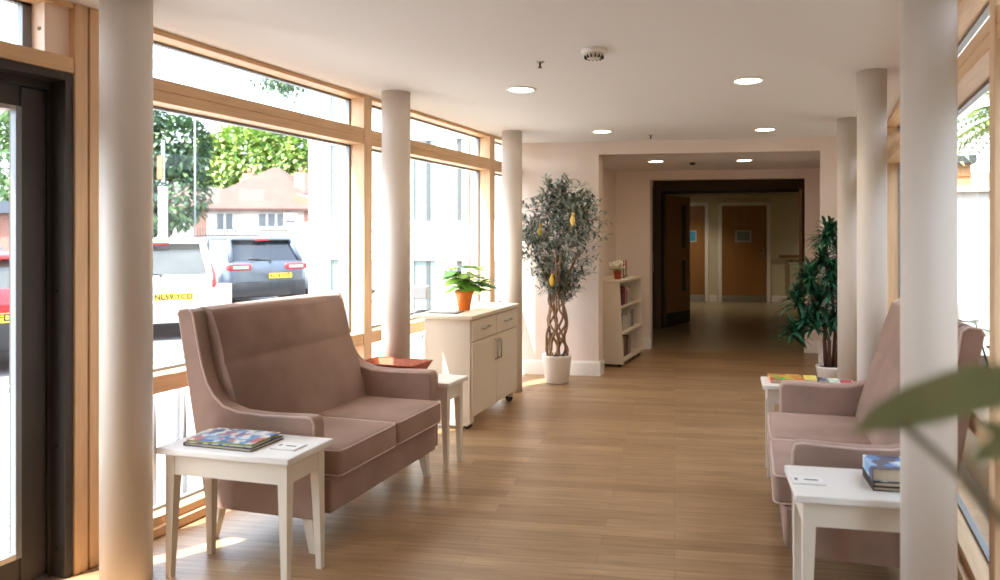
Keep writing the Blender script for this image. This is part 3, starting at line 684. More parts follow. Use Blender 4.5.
# ------------------------------------------------------------------ dark plant on the right
t = thing('potted_yucca', 'dark green spiky plant in a white pot half behind a column', 'potted plant', (.10, 7.05, 0))
b = MB(); b.lathe([(.09, 0), (.12, .19), (.125, .2), (.125, .215), (.112, .215), (.11, .19)], (0, 0, 0), 30); b.build('pot', M_WHITEPOT, t)
b = MB(); b.lathe([(.11, .195), (.001, .21)], (0, 0, 0), 20, None, True, False); b.build('soil', M_SOIL, t)
rnd = random.Random(3)
heads = [((-.02, -.05, 1.42), .26), ((.10, 0, 1.25), .24), ((-.06, 0, 1.20), .22), ((-.18, -.02, .98), .26), ((.02, 0, .95), .26), ((-.10, 0, .78), .26), ((.12, 0, .75), .26), ((-.20, -.05, .62), .18), ((.02, 0, .60), .2), ((0.03, 0, 1.08), .24), ((-.28, -.05, .80), .27), ((-.32, -.05, .52), .2), ((-.16, 0, 1.05), .26), ((.02, 0, 1.46), .24), ((-.12, 0, .60), .26)]
b = MB()
for k, (c, L) in enumerate(heads):
    for j in range(70):
        a = rnd.uniform(0, 6.283); el = rnd.uniform(-.5, 1.2); d = Vector((math.cos(a)*math.cos(el), math.sin(a)*math.cos(el), math.sin(el)))
        l = L*rnd.uniform(.6, 1.0); p = Vector(c)+Vector((0, 0, rnd.uniform(-.05, .05)))
        b.strap([p, p+d*l*.4, p+d*l*.75-Vector((0, 0, l*.08)), p+d*l-Vector((0, 0, l*.22))], [.006, .017, .014, .001], M_DKLEAF if rnd.random() < .7 else mat('bright yucca leaf', (54, 120, 84), .45))
b.build('foliage', None, t)
for k, (x, y) in enumerate(((-.03, 0), (.035, .02), (.0, -.03), (.06, -.02))):
    c = heads[[0, 1, 3, 4][k]][0]
    b = MB(); b.tube([(x, y, .2), (x*1.4, y, .45), ((x+c[0])/2, y, .7), (c[0], c[1], c[2])], .016, 8, rads=[.02, .017, .014, .01]); b.build('stem', mat('brown cane', (96, 62, 44), .8, noise=.2, scale=40), t)

# ------------------------------------------------------------------ bookcase in the alcove
t = thing('bookcase', 'low cream bookcase with sloping open front in the alcove', 'bookcase', (-2.43, 7.42, 0))
side = [(0, .03), (.42, .03), (.42, .08), (.375, .93), (0, .93)]
for y in (0, .942):
    b = MB(); b.prism(side, y, y+.02, 'y'); b.build('side_panel', M_CABINET, t)
b = MB(); b.box(0, .405, -.01, .972, .93, .955, None, .003, 1); b.build('top', M_CABINET, t)
for z in (.06, .36, .65):
    b = MB(); b.box(.012, .415-(z-.08)*.053, .02, .942, z-.01, z+.01); b.build('shelf', M_CABINET, t)
b = MB(); b.box(.0, .012, .02, .942, .04, .93); b.build('back_panel', M_CABINET, t)
for x in (.05, .36):
    for y in (.06, .9):
        b = MB(); b.cyl((x, y-.012, .018), (x, y+.012, .018), .018, n=12); b.box(x-.012, x+.012, y-.012, y+.012, .02, .034); b.build('castor', M_BLACK, t)
rnd = random.Random(9)
spc = [(90, 40, 36), (150, 60, 50), (46, 50, 60), (190, 180, 160), (70, 90, 70), (120, 100, 80), (60, 70, 100), (200, 196, 186), (110, 50, 60)]
names = {.07: 'bottom', .37: 'middle', .66: 'top'}
cnames = ['dark red', 'brick red', 'slate', 'beige', 'sage green', 'brown', 'navy blue', 'off-white', 'plum']
for z, a, bb in ((.07, .05, .60), (.37, .05, .75), (.66, .06, .45)):
    y = a
    while y < bb:
        th_ = rnd.uniform(.022, .045); hh = rnd.uniform(.15, .225); dd = rnd.uniform(.14, .19); ci = rnd.randrange(9)
        if z == .66 and y < .35: ci = rnd.choice([0, 1, 8])
        if z == .37: ci = rnd.choice([3, 7, 2])
        o = thing('paperback', '%s spine upright on the %s shelf of the alcove bookcase' % (cnames[ci]+' book', names[z]), 'book', (-2.43+.36-dd-.01, 7.42+y, z+.0), 0, 'books on the %s shelf of the alcove bookcase' % names[z])
        b = MB(); b.box(0, dd, 0, th_-.003, 0, hh, None, .002, 1); b.build('cover', mat('spine %d' % ci, spc[ci], .5), o)
        b = MB(); b.box(-.001, dd-.004, .003, th_-.006, hh, hh+.0008); b.build('pages', M_PAPER, o)
        y += th_+.002
t = thing('flower_pot', 'white flowers in a small red pot on top of the alcove bookcase', 'flowers', (-2.13, 7.62, .955))
b = MB(); b.lathe([(.034, 0), (.046, .085), (.05, .085), (.05, .095), (.042, .095)], (0, 0, 0), 18); b.build('pot', mat('terracotta red', (190, 84, 54), .5), t)
b = MB(); rnd = random.Random(2)
for k in range(26):
    a = rnd.uniform(0, 6.28); rr = rnd.uniform(0, .09); z = .13+rnd.uniform(0, .07); c = (rr*math.cos(a), rr*math.sin(a), z)
    ret = bmesh.ops.create_icosphere(b.b, subdivisions=1, radius=rnd.uniform(.016, .026)); 
    for v in ret['verts']: v.co += Vector(c)
b.build('blossoms', mat('white petals', (240, 236, 222), .6), t)
b = MB()
for k in range(12):
    a = k*.52; b.leaf((0, 0, .09), (math.cos(a), math.sin(a), .5), .1, .03)
b.build('leaves', M_LEAF, t)
for i, (yy, xx) in enumerate(((7.95, -2.15), (8.25, -2.20))):
    t = thing('candlestick', ['slim brown candlestick next to the white flowers on the bookcase', 'slim brown candlestick at the far end of the bookcase top'][i], 'candlestick', (xx, yy, .955))
    b = MB(); b.lathe([(.03, 0), (.03, .006), (.006, .012), (.006, .09), (.014, .1)], (0, 0, 0), 12); b.build('holder', mat('dark wood', (84, 56, 42), .5), t)
    b = MB(); b.cyl((0, 0, .1), (0, 0, .2), .008, n=8); b.build('candle', mat('red candle', (150, 60, 48), .5), t)

# ------------------------------------------------------------------ foreground plant, out of focus
t = thing('tall_houseplant', 'blurred green houseplant close to the lens with long pointed leaf', 'houseplant', (.40, .70, 0))
def L(x, y, z): return (x-.40, y-.70, z)
b = MB(); b.lathe([(.10, 0), (.13, .26), (.135, .28), (.12, .28), (.118, .25)], (0, 0, 0), 24); b.build('pot', M_WHITEPOT, t)
b = MB(); b.lathe([(.118, .25), (.001, .26)], (0, 0, 0), 20, None, True, False); b.build('soil', M_SOIL, t)
GLF = mat('dusty green leaf', (176, 196, 146), .5, noise=.15, scale=12)
b = MB(); b.tube([(0, 0, .25), (-.02, -.01, .7), L(.30, .66, 1.0), L(.20, .61, 1.14), L(.123, .574, 1.219), L(.088, .562, 1.258), L(.059, .551, 1.285)], .004, 8, rads=[.009, .008, .006, .005, .004, .0035, .003]); b.build('stem', mat('leaf stalk', (170, 164, 134), .6), t)
b = MB(); b.tube([(0, 0, .25), (.02, 0, .8), L(.32, .66, 1.1), L(.2, .60, 1.31), L(.15, .585, 1.318)], .004, 8, rads=[.009, .008, .006, .004, .003]); b.build('stem', mat('leaf stalk', (120, 118, 84)), t)
fwv = Vector((-math.sin(YAW), math.cos(YAW), 0))
pts = [L(.024, .540, 1.281), L(.042, .547, 1.290), L(.062, .552, 1.298), L(.085, .56, 1.305), L(.11, .57, 1.312), L(.14, .582, 1.314), L(.17, .592, 1.315)]
b = MB(); b.strap(pts, [.001, .010, .015, .0175, .018, .015, .002], None, nrm=fwv, fold=.25); b.build('leaf', GLF, t)
pts = [L(.10, .556, 1.262), L(.112, .562, 1.270), L(.135, .572, 1.272), L(.17, .585, 1.262), L(.20, .60, 1.24)]
b = MB(); b.strap(pts, [.001, .007, .012, .012, .002], None, nrm=fwv, fold=.25); b.build('leaf', GLF, t)
pts = [L(.105, .57, 1.292), L(.12, .572, 1.283), L(.15, .585, 1.268), L(.18, .59, 1.25)]
b = MB(); b.strap(pts, [.001, .006, .009, .002], None, nrm=fwv, fold=.2); b.build('leaf', GLF, t)

# ================================================================== OUTSIDE
GZ = -.12
def cam_pt(px, depth):
    u = (px-570)/700; return (depth*(-math.sin(YAW)+u*math.cos(YAW)), depth*(math.cos(YAW)+u*math.sin(YAW)))
M_ASPH = mat('grey asphalt', (104, 104, 106), .9, noise=.12, scale=3)  # even grey with slight random mottling
M_PAVE = brick_mat('grey block paving', (162, 160, 158), (176, 173, 170), (88, 88, 90), .22, .11, .006)
b = MB(); b.box(-90, -7.6, -40, 90, GZ-.3, GZ-.02); struct('ground_car_park', b, M_ASPH)
b = MB(); b.box(-7.6, XG-.12, -12, 8.49, GZ-.3, GZ); struct('ground_paving', b, M_PAVE)
b = MB(); b.box(-7.75, -7.6, -12, 8.49, GZ-.3, GZ+.05); struct('kerb', b, mat('concrete kerb', (170, 166, 160), .9))
b = MB(); b.box(XRG+.12, 40, -12, 30, GZ-.3, GZ); struct('ground_patio', b, brick_mat('grey patio slabs', (104, 102, 98), (116, 114, 108), (76, 74, 70), .6, .6, .008))

# white glazed wing of the building
wh = mat('white render cladding', (222, 220, 216), .6)
t = thing('building_wing', 'white glazed wing of the building seen beyond the left windows', 'building', (0, 0, GZ))
FY = 8.5
b = MB(); b.box(-7.14, XL-.3, FY+.06, 12.5, 0, 5.6, wh); b.box(-7.14, XL-.3, FY, FY+.06, 1.28, 1.72, wh); b.box(-7.14, XL-.3, FY, FY+.06, 2.95, 3.25, wh); b.box(-7.14, XL-.3, FY, FY+.06, 4.4, 5.6, wh); b.box(-7.14, XL-.3, FY, FY+.06, 0, .25, wh); b.build('wall', None, t)
GW = mat('blue grey glazing', (112, 128, 124), .08, spec=.9, noise=.3, scale=1.2)
GW2 = mat('cream blind behind glass', (176, 170, 148), .25, spec=.8)
for i, (xa_, xb_) in enumerate(((-6.76, -6.46), (-6.10, -5.62), (-5.35, -4.98), (-4.86, -4.50), (-4.42, -4.05), (-3.7, -3.35))):
    for z0, z1 in ((.25, 1.28), (1.72, 2.95), (3.25, 4.4)):
        b = MB(); b.box(xa_, xb_, FY+.04, FY+.058, z0, z1); w_ = b.build('window', GW if i % 2 == 0 else GW2, t)
        b = MB()
        b.box(xa_-.05, xa_, FY, FY+.06, z0, z1); b.box(xb_, xb_+.05, FY, FY+.06, z0, z1); b.box(xa_, xb_, FY, FY+.06, z0, z0+.05); b.box(xa_, xb_, FY, FY+.06, z1-.05, z1)
        b.build('frame', wh, w_)
        b = MB(); xm = xa_+(xb_-xa_)*.62; b.box(xm-.03, xm+.03, FY+.03, FY+.045, z0+.05, z1-.05); b.build('glazing_bar', mat('dark glazing bar', (70, 74, 74), .5), w_)
b = MB(); xs = [-7.14, -6.81, -6.41, -6.15, -5.57, -5.40, -4.93, -4.91, -4.45, -4.45, -4.0, -3.75, -3.30, XL-.3]
for xa_, xb_ in zip(xs[::2], xs[1::2]):
    if xb_-xa_ > .02: b.box(xa_, xb_, FY+.01, FY+.06, .25, 4.4)
b.build('pier', wh, t)
b = MB()
for z in (1.34, 1.64): b.box(-7.14, XL-.3, FY-.008, FY, z, z+.02)
b.build('flashing', mat('grey flashing', (186, 188, 190), .5), t)
b = MB(); b.box(-7.35, XL-.3, FY-.3, FY+.3, 5.6, 5.75); b.build('eave', mat('grey eave', (150, 156, 162), .5), t)

# cycle stands outside the low window
steel = mat('galvanised steel', (150, 152, 156), .35, .8)
for i, (x, y, lb) in enumerate(((-3.68, 3.05, 'steel cycle hoop outside the window nearest the dark door'), (-3.74, 3.30, 'steel cycle hoop second along from the dark door'), (-3.80, 3.55, 'steel cycle hoop outside behind the sofa'))):
    b = MB(); pts = [(-.36, 0, 0), (-.30, 0, .55)]+[(-.22+.0, 0, .68), (-.12, 0, .74), (.12, 0, .74), (.22, 0, .68), (.30, 0, .55), (.36, 0, 0)]
    b.tube([(p[0]*.9, p[1], p[2]*.86) for p in pts], .014, 8); o = one('cycle_hoop', b, steel, lb, 'cycle stand', 'steel cycle hoops', (x, y, GZ), R(-38))
# bicycle
t = thing('bicycle', 'parked bicycle with front basket outside the middle window', 'bicycle', (-4.9, 7.1, GZ), R(20))
for x, nm in ((-.5, 'wheel'), (.5, 'wheel')):
    b = MB(); n = 28; b.tube([(x+.33*math.cos(2*math.pi*k/n), 0, .34+.33*math.sin(2*math.pi*k/n)) for k in range(n)], .018, 6, closed=True)
    for k in range(10): a = k*.628; b.tube([(x, 0, .34), (x+.32*math.cos(a), 0, .34+.32*math.sin(a))], .002, 3)
    b.build(nm, M_BLACK, t)
b = MB(); fr = mat('silver bike frame', (150, 156, 160), .3, .6)
for p, q in (((-.5, 0, .34), (-.12, 0, .34)), ((-.5, 0, .34), (-.2, 0, .82)), ((-.12, 0, .34), (-.2, 0, .86)), ((-.12, 0, .34), (.33, 0, .75)), ((-.19, 0, .78), (.31, 0, .82)), ((.30, 0, .95), (.5, 0, .34))): b.tube([p, q], .016, 7)
b.build('frame', fr, t)
b = MB(); b.tube([(.22, -.3, .98), (.27, -.2, 1.02), (.30, 0, 1.0), (.27, .2, 1.02), (.22, .3, .98)], .014, 7); b.build('handlebar', M_BLACK, t)
b = MB(); b.box(-.33, -.08, -.07, .07, .88, .93, None, .02, 2); b.build('saddle', M_BLACK, t)
b = MB(); b.box(.38, .56, -.10, .10, .82, .97, None, .01, 1); b.build('basket', mat('grey wire basket', (110, 108, 106), .7), t)
bx_, by_ = cam_pt(224, 9.2)
t = thing('bollard', 'short white post standing in front of the grey crossover', 'bollard', (bx_, by_, GZ))
b = MB(); b.box(-.08, .08, -.06, .06, 0, .94, None, .01, 1); b.build('post', wh, t)

# cars
def make_car(label, loc, heading, paint, plate=None, W=1.78, Ln=4.3, H=1.52, belt=.95, lamp='side', plate_y=0.0, glassmat=CARGLASS, wiper=True):
    # local: rear at x=0 facing -x, car extends to +x; y to the left
    t = thing('parked_car', label, 'car', loc, heading, None)
    hw = W/2
    secs = [(0.00, .34, .78, .86), (.05, .26, belt+.02, .95), (.35, .22, belt+.04, 1.0), (Ln*.62, .22, belt-.02, 1.0), (Ln*.80, .22, belt-.12, .98), (Ln*.95, .26, .72, .88), (Ln, .36, .58, .72)]
    b = MB(); rings = []
    for x, z0, z1, ws in secs:
        h_ = hw*ws; zm = z0+(z1-z0)*.55
        ring = [(-h_*.86, z0), (-h_*.99, z0+.08), (-h_, zm), (-h_*.97, z1-.06), (-h_*.90, z1), (h_*.90, z1), (h_*.97, z1-.06), (h_, zm), (h_*.99, z0+.08), (h_*.86, z0)]
        rings.append([b.b.verts.new((x, y, z)) for y, z in ring])
    n = 10; fs = []
    for A, B_ in zip(rings, rings[1:]): fs += [b.b.faces.new((A[k], B_[k], B_[(k+1) % n], A[(k+1) % n])) for k in range(n)]
    fs += [b.b.faces.new(rings[0]), b.b.faces.new(rings[-1][::-1])]; b._paint(fs, paint, True)
    bmesh.ops.recalc_face_normals(b.b, faces=list(b.b.faces)); b.build('body', paint, t)
    # greenhouse: glass volume with painted roof and pillars
    x0, x1, x2, x3 = .10, .48, Ln*.52, Ln*.70
    lo = hw*.90; hi = hw*.72; zr = H-.05
    P = {'a': (x0, belt), 'b': (x1, zr), 'c': (x2, zr), 'd': (x3, belt-.03)}
    b = MB()
    va = [b.b.verts.new((x0, s*lo*.94, belt)) for s in (-1, 1)]; vb = [b.b.verts.new((x1, s*hi, zr)) for s in (-1, 1)]; vc = [b.b.verts.new((x2, s*hi, zr)) for s in (-1, 1)]; vd = [b.b.verts.new((x3, s*lo*.96, belt-.03)) for s in (-1, 1)]
    b.b.faces.new((va[0], va[1], vb[1], vb[0])); b.b.faces.new((vb[0], vb[1], vc[1], vc[0])); b.b.faces.new((vc[0], vc[1], vd[1], vd[0]))
    for k in (0, 1): b.b.faces.new((va[k], vb[k], vc[k], vd[k]))
    b.b.faces.new((va[0], vd[0], vd[1], va[1])); bmesh.ops.recalc_face_normals(b.b, faces=list(b.b.faces)); b.build('windows', glassmat, t)
    b = MB()
    b.prism([(x1-.14, zr-.04), (x1-.08, zr+.015), (x1+.3, H-.01), ((x1+x2)/2, H), (x2-.15, H-.015), (x2+.08, zr-.01), (x2+.02, zr-.03)], -hi*1.02, hi*1.02, 'y', None, .03, 2, True)
    for s in (-1, 1):
        b.tube([(x0-.01, s*lo*.95, belt), (x1-.02, s*hi, zr)], .055, 6); b.tube([(x3, s*lo*.96, belt-.03), (x2, s*hi, zr)], .04, 6)
        b.tube([(Ln*.36, s*lo*.99, belt), (Ln*.37, s*hi, zr)], .035, 6)
    b.build('roof', paint, t)
    red = mat('tail lamp red', (214, 52, 52), .25)
    for s in (-1, 1):
        b = MB()
        if lamp == 'tall': b.tube([(x0-.05, s*hw*.90, belt-.18), (x0-.0, s*hw*.88, belt+.02), (x1-.06, s*hi*1.03, zr-.05)], .04, 6, rads=[.05, .05, .03])
        else: b.box(-.02, .12, min(s*hw*.42, s*hw*.97), max(s*hw*.42, s*hw*.97), belt-.16, belt-.03, None, .03, 2); 
        lo_ = b.build('tail_lamp', red, t)
        if lamp != 'tall':
            b = MB(); b.box(-.026, -.015, min(s*hw*.5, s*hw*.85), max(s*hw*.5, s*hw*.85), belt-.125, belt-.075); b.build('reflector', mat('clear lamp', (240, 225, 225), .2), lo_)
    b = MB(); b.box(x1-.15, x1-.11, -.16, .16, zr-.045, zr-.015); b.build('brake_light', red, t)
    b = MB(); b.box(-.03, .30, -hw*.93, hw*.93, .26, .60, None, .03, 2); b.build('bumper', mat('dark bumper', (36, 38, 42), .5) if lamp != 'tall' else paint, t)
    if plate:
        b = MB(); b.box(-.03+(-.012), -.028, plate_y-.26, plate_y+.26, belt-.30-.055, belt-.30+.055); p_ = b.build('number_plate', mat('yellow plate', (244, 202, 60), .45), t)
        text('plate_lettering', plate, .112, (-.045, plate_y, belt-.30), (R(90), 0, R(-90)), mat('plate black', (30, 30, 34), .5), p_)
    if wiper:
        b = MB(); b.tube([(x0-.02, -.05, belt+.03), (x0+.05, .38, belt+.09)], .012, 5); b.cyl((x0-.02, -.05, belt+.01), (x0-.06, -.05, belt+.03), .025, n=8); b.build('wiper', M_BLACK, t)
    for x in (Ln*.19, Ln*.80):
        for s in (-1, 1):
            b = MB(); b.cyl((x, s*(hw-.20), .32), (x, s*(hw+.005), .32), .32, n=28, m=M_BLACK); b.cyl((x, s*(hw), .32), (x, s*(hw+.015), .32), .20, .19, n=20, m=steel); b.build('wheel', None, t)
    return t
PW = mat('white car paint', (242, 242, 240), .25, coat=.5); PS = mat('silver grey car paint', (78, 86, 98), .3, .5, coat=.6)
PR = mat('red car paint', (170, 24, 34), .3, coat=.5); PD = mat('dark blue car paint', (54, 64, 82), .3, .3, coat=.5); PB = mat('pale blue grey car paint', (172, 182, 196), .3, .4, coat=.5)
HD = math.pi/2+YAW+R(30)
def car_at(px, depth, **k):
    x, y = cam_pt(px, depth); return (x, y, GZ-.02)
make_car('white hatchback with tall red tail lamps and yellow plate', car_at(157, 10.6), HD, PW, 'NL59 YCD', 1.72, 4.1, 1.56, .96, 'tall', -.22)
make_car('slate grey crossover with dark rear window behind the white hatchback', car_at(269, 15.6), HD+R(18), PS, 'KL16 VYD', 1.84, 4.4, 1.60, 1.02, 'side', -.25, mat('tinted car glass', (26, 32, 42), .08, spec=.8))
make_car('pale blue-grey car parked beyond the dark-windowed grey crossover', car_at(345, 18.4), HD+R(18), PB, None, 1.8, 4.4, 1.54, 1.0, 'side')
make_car('red hatchback seen through the glass of the dark entrance door', car_at(-8, 7.9), HD+R(22), PR, 'NX12 FD', 1.72, 4.0, 1.05+.35, .95, 'side', .05)
make_car('dark blue car parked beyond the red hatchback', car_at(-40, 13.5), HD+R(22), PD, None, 1.8, 4.3, 1.5, .95)

# white post with orange sign and lamp post
x, y = cam_pt(163, 24)
t = thing('sign_post', 'white post with a small orange sign near the dark tree', 'sign post', (x, y, GZ))
b = MB(); b.box(-.10, .10, -.1, .1, 0, 3.3); b.build('post', wh, t)
b = MB(); b.box(-.12, .12, -.13, -.08, 3.55, 4.35); b.build('panel', mat('orange sign', (170, 96, 60), .5), t)
b = MB(); b.box(-.04, .04, -.04, .04, 3.45, 4.9); b.build('pole', steel, t)
x, y = cam_pt(195, 26)
t = thing('lamp_post', 'thin grey lamp post in front of the house', 'lamp post', (x, y, GZ))
b = MB(); b.cyl((0, 0, 0), (0, 0, 6.2), .035, .025, 10); b.build('pole', steel, t)
b = MB(); b.tube([(0, 0, 6.2), (0.2, 0, 6.5), (.7, 0, 6.6)], .04, 8); b.build('arm', steel, t)

# house beyond the car park, own frame: +y away from camera
def frame_at(px, depth): x, y = cam_pt(px, depth); return (x, y, GZ)
brk = brick_mat('red brick', (150, 84, 66), (168, 100, 80), (190, 176, 160), rot=(R(90), 0, 0))
rend = mat('white house render', (214, 206, 198), .8); rf = mat('pinkish brown roof tiles', (96, 66, 58), .85, noise=.12, scale=1.5)
t = thing('house', 'white rendered bungalow with hipped brown roof beyond the car park', 'house', frame_at(258, 45), YAW+R(4))
b = MB(); b.box(-4.0, 3.4, 0, 7, 0, 3.45, rend); b.box(2.9, 3.45, -.04, .0, 0, 3.45, brk); b.box(-4.05, -3.2, -.04, 0, 0, 3.45, brk); b.build('wall', None, t)
b = MB()
e0 = [b.b.verts.new(p) for p in ((-4.5, -.6, 3.4), (3.9, -.6, 3.4), (3.9, 7.6, 3.4), (-4.5, 7.6, 3.4))]; r0 = [b.b.verts.new(p) for p in ((-.15, 3.2, 6.4), (.25, 3.2, 6.4))]
b.b.faces.new((e0[0], e0[1], r0[1], r0[0])); b.b.faces.new((e0[1], e0[2], r0[1])); b.b.faces.new((e0[2], e0[3], r0[0], r0[1])); b.b.faces.new((e0[3], e0[0], r0[0])); b.b.faces.new(e0[::-1]); b.build('roof', rf, t)
b = MB(); b.box(-4.5, 3.9, -.62, -.55, 3.25, 3.42); b.build('gutter', mat('brown fascia', (72, 50, 44), .7), t)
for xc, yc, z1 in ((-1.9, 3.6, 6.0), (2.2, 1.6, 5.9)):
    b = MB(); b.box(xc-.35, xc+.35, yc-.35, yc+.35, 3.4, z1, mat('pale chimney', (160, 124, 108), .8)); ch = b.build('chimney', None, t)
    b = MB(); b.cyl((xc, yc, z1), (xc, yc, z1+.35), .13, .11, 10); b.build('chimney_pot', mat('clay pot', (170, 110, 84), .7), ch)
for xa_, xb_ in ((-2.6, -1.5), (.0, 2.3)):
    b = MB(); b.box(xa_, xb_, -.05, -.0, 2.0, 3.2, wh); f = b.build('window', None, t); nP = 2 if xb_-xa_ < 1.5 else 4
    for k in range(nP):
        w_ = (xb_-xa_)/nP; b = MB(); b.box(xa_+k*w_+.07, xa_+(k+1)*w_-.07, -.07, -.05, 2.1, 3.1); b.build('pane', mat('house window glass', (104, 108, 112), .2), f)
t = thing('house', 'lower brick house with pale roof left of the white bungalow', 'house', frame_at(188, 52), YAW+R(4))
b = MB(); b.box(-3.0, 2.6, 0, 6, 0, 3.4, rend); b.box(1.2, 2.65, -.05, 0, 0, 3.4, brk); b.build('wall', None, t)
b = MB(); b.prism([(-3.4, 3.4), (3.0, 3.4), (.2, 5.6), (-.6, 5.6)], -.5, 6.4, 'y'); b.build('roof', mat('pale grey roof', (140, 118, 108), .85), t)
t = thing('garage', 'garage with sloping reddish roof right of the white bungalow', 'garage', frame_at(322, 38), YAW)
b = MB(); b.box(-1.2, 3.4, 0, 5, 0, 2.4, rend); b.build('wall', None, t)
b = MB(); b.prism([(-1.5, 3.5), (3.7, 2.2), (3.7, 2.4), (-1.3, 3.9)], -.4, 5.4, 'y'); b.build('roof', mat('terracotta roof', (150, 104, 84), .85), t)
t = thing('building', 'low red brick building with dark roof glimpsed through the door glass', 'building', frame_at(-30, 30), YAW)
b = MB(); b.box(-6, 2.6, 0, 6, 0, 2.6); b.build('wall', brick_mat('dark red brick', (120, 62, 52), (136, 74, 60), (160, 140, 126), rot=(R(90), 0, 0)), t)
b = MB(); b.box(-6.4, 3.0, -.4, 6.4, 2.6, 3.1); b.build('roof', mat('dark slate', (60, 68, 80), .6), t)
# railings with brick pillar
t = thing('railing', 'black metal railing in front of the white bungalow', 'railing', frame_at(196, 33), YAW)
b = MB(); b.box(0, 3.1, -.02, .02, 1.62, 1.67); b.box(0, 3.1, -.02, .02, .2, .25); b.build('rail', M_BLACK, t)
for k in range(24):
    b = MB(); b.box(.06+k*.128, .085+k*.128, -.012, .012, .05, 2.02); b.build('picket', M_BLACK, t)
t = thing('gate_pillar', 'pale stone gate pillar with flat cap beside the railing', 'pillar', frame_at(276, 33), YAW)
b = MB(); b.box(-.65, .65, -.3, .3, 0, 1.95); b.build('pier', mat('weathered stone', (186, 176, 160), .9, noise=.15, scale=4), t); b = MB(); b.box(-.72, .72, -.36, .36, 1.95, 2.07); b.build('cap', wh, t)
t = thing('estate_sign', 'small white sign board on a post by the bungalow', 'sign', frame_at(291, 36), YAW)
b = MB(); b.box(-.05, .05, -.05, .05, 0, 2.4); b.build('post', M_BLACK, t)
b = MB(); b.box(-.35, .35, -.08, -.05, 2.15, 2.8); b.build('board', wh, t)
b = MB(); b.box(-.24, .24, -.1, -.08, 2.35, 2.47); b.build('printed_band', mat('sign print', (70, 70, 90), .5), t)
t = thing('garden_wall', 'low pale garden wall running along the street', 'wall', frame_at(180, 34), YAW)
b = MB(); b.box(-9, .5, 0, .25, 0, 1.0); b.box(3.9, 9, 0, .25, 0, 1.1); b.build('wall', mat('pale wall', (214, 204, 192), .9), t)

# trees
def tree(label, px, depth, blobs, cols, trunk_h, seed, nl=5200, ls=.34, cat='tree', name='broadleaf_tree', gz=GZ, loc=None):
    rnd = random.Random(seed); p0 = loc if loc else frame_at(px, depth)
    t = thing(name, label, cat, p0, YAW); b = MB()
    tot = sum(r*r for _, r in blobs)
    for c, r in blobs:
        for k in range(int(nl*r*r/tot)):
            u = Vector((rnd.gauss(0, 1), rnd.gauss(0, 1), rnd.gauss(0, 1))).normalized(); rr = r*rnd.uniform(.72, 1.06)
            p = Vector(c)+u*rr; d = (u+Vector((rnd.uniform(-1, 1), rnd.uniform(-1, 1), rnd.uniform(-1, .6)))).normalized()
            b.leaf(p, d, ls*rnd.uniform(.6, 1.2), ls*.55, cols[rnd.randrange(len(cols))], .2)
    b.build('crown', None, t)
    b = MB(); b.tube([(0, 0, 0), (.1, 0, trunk_h*.5), tuple(blobs[0][0])], .2, 8, rads=[.022*trunk_h+.06, .018*trunk_h+.05, .05])
    for c, r in blobs[1:5]: b.tube([(.05, 0, trunk_h*.6), tuple((Vector(blobs[0][0])+Vector(c))/2), tuple(c)], .05, 5)
    b.build('trunk', mat('bark', (92, 74, 58), .9), t)
    return t
DG = [mat('dark tree leaf', (74, 100, 66), .7), mat('mid tree leaf', (102, 130, 82), .7), mat('blue green leaf', (88, 112, 92), .7)]
YG = [mat('lime tree leaf', (150, 178, 92), .7), mat('yellow tree leaf', (180, 192, 112), .7), mat('green tree leaf', (108, 142, 74), .7)]
PG = [mat('pale bush leaf', (150, 178, 118), .7), mat('pale bush leaf two', (170, 192, 136), .7)]
tree('dark green spreading tree left of the house, partly over the sky', 165, 27, [((0, 0, 3.4), 1.5), ((.4, 0, 5.0), 1.15), ((-1.6, 0, 4.6), 1.5), ((-1.2, 0, 6.2), 1.2), ((.9, -.2, 5.3), .75), ((-1.6, 0, 2.2), 1.3), ((-3.2, 0, 4), 1.8)], DG, 3.2, 1, 8500)
tree('large yellow-green tree standing behind the white bungalow', 262, 62, [((0, 0, 7.4), 3.6), ((-3.8, 0, 6.5), 2.9), ((3.6, 0, 7.6), 3.2), ((-2.0, 0, 9.0), 2.6), ((2.0, 0, 9.6), 2.6), ((-5.6, 0, 4.6), 2.2), ((6, 0, 7.5), 2.6), ((-4.6, 0, 8.4), 1.9)], YG, 5, 2, 17000, .6)
tree('pale round bush behind the right chimney of the bungalow', 306, 56, [((0, 0, 4.2), 2.2), ((1.6, 0, 4.6), 1.8), ((-1.2, 0, 4.8), 1.2)], PG, 3, 3, 2500, .5)
tree('dark green tree seen through the door glass above the brick building', -20, 40, [((0, 0, 6.5), 3.2), ((2.2, 0, 5.2), 2.4), ((-3, 0, 6), 3), ((1, 0, 9), 2.4), ((3.2, 0, 8.6), 1.6)], [DG[1], YG[2], PG[0]], 4, 4, 4500, .5)
b = MB(); b.leaf  # overhanging twig seen through the top light
x, y = cam_pt(285, 16)
t = thing('overhanging_branch', 'leafy branch hanging against the sky in the top window light', 'branch', (x, y, 0), YAW)
b = MB(); rnd = random.Random(8)
for k in range(420):
    u = Vector((rnd.gauss(0, .26), rnd.gauss(0, .25), rnd.gauss(0, .12))); b.leaf(Vector((0, 0, 4.95))+u, (rnd.uniform(-1, 1), rnd.uniform(-1, 1), rnd.uniform(-1, .3)), .14, .07, DG[rnd.randrange(3)])
b.build('foliage', None, t); b = MB(); b.tube([(0, 0, 4.95), (.3, .4, 5.5), (.4, 1.4, 7.5)], .02, 5); b.build('twig', M_VINE, t)

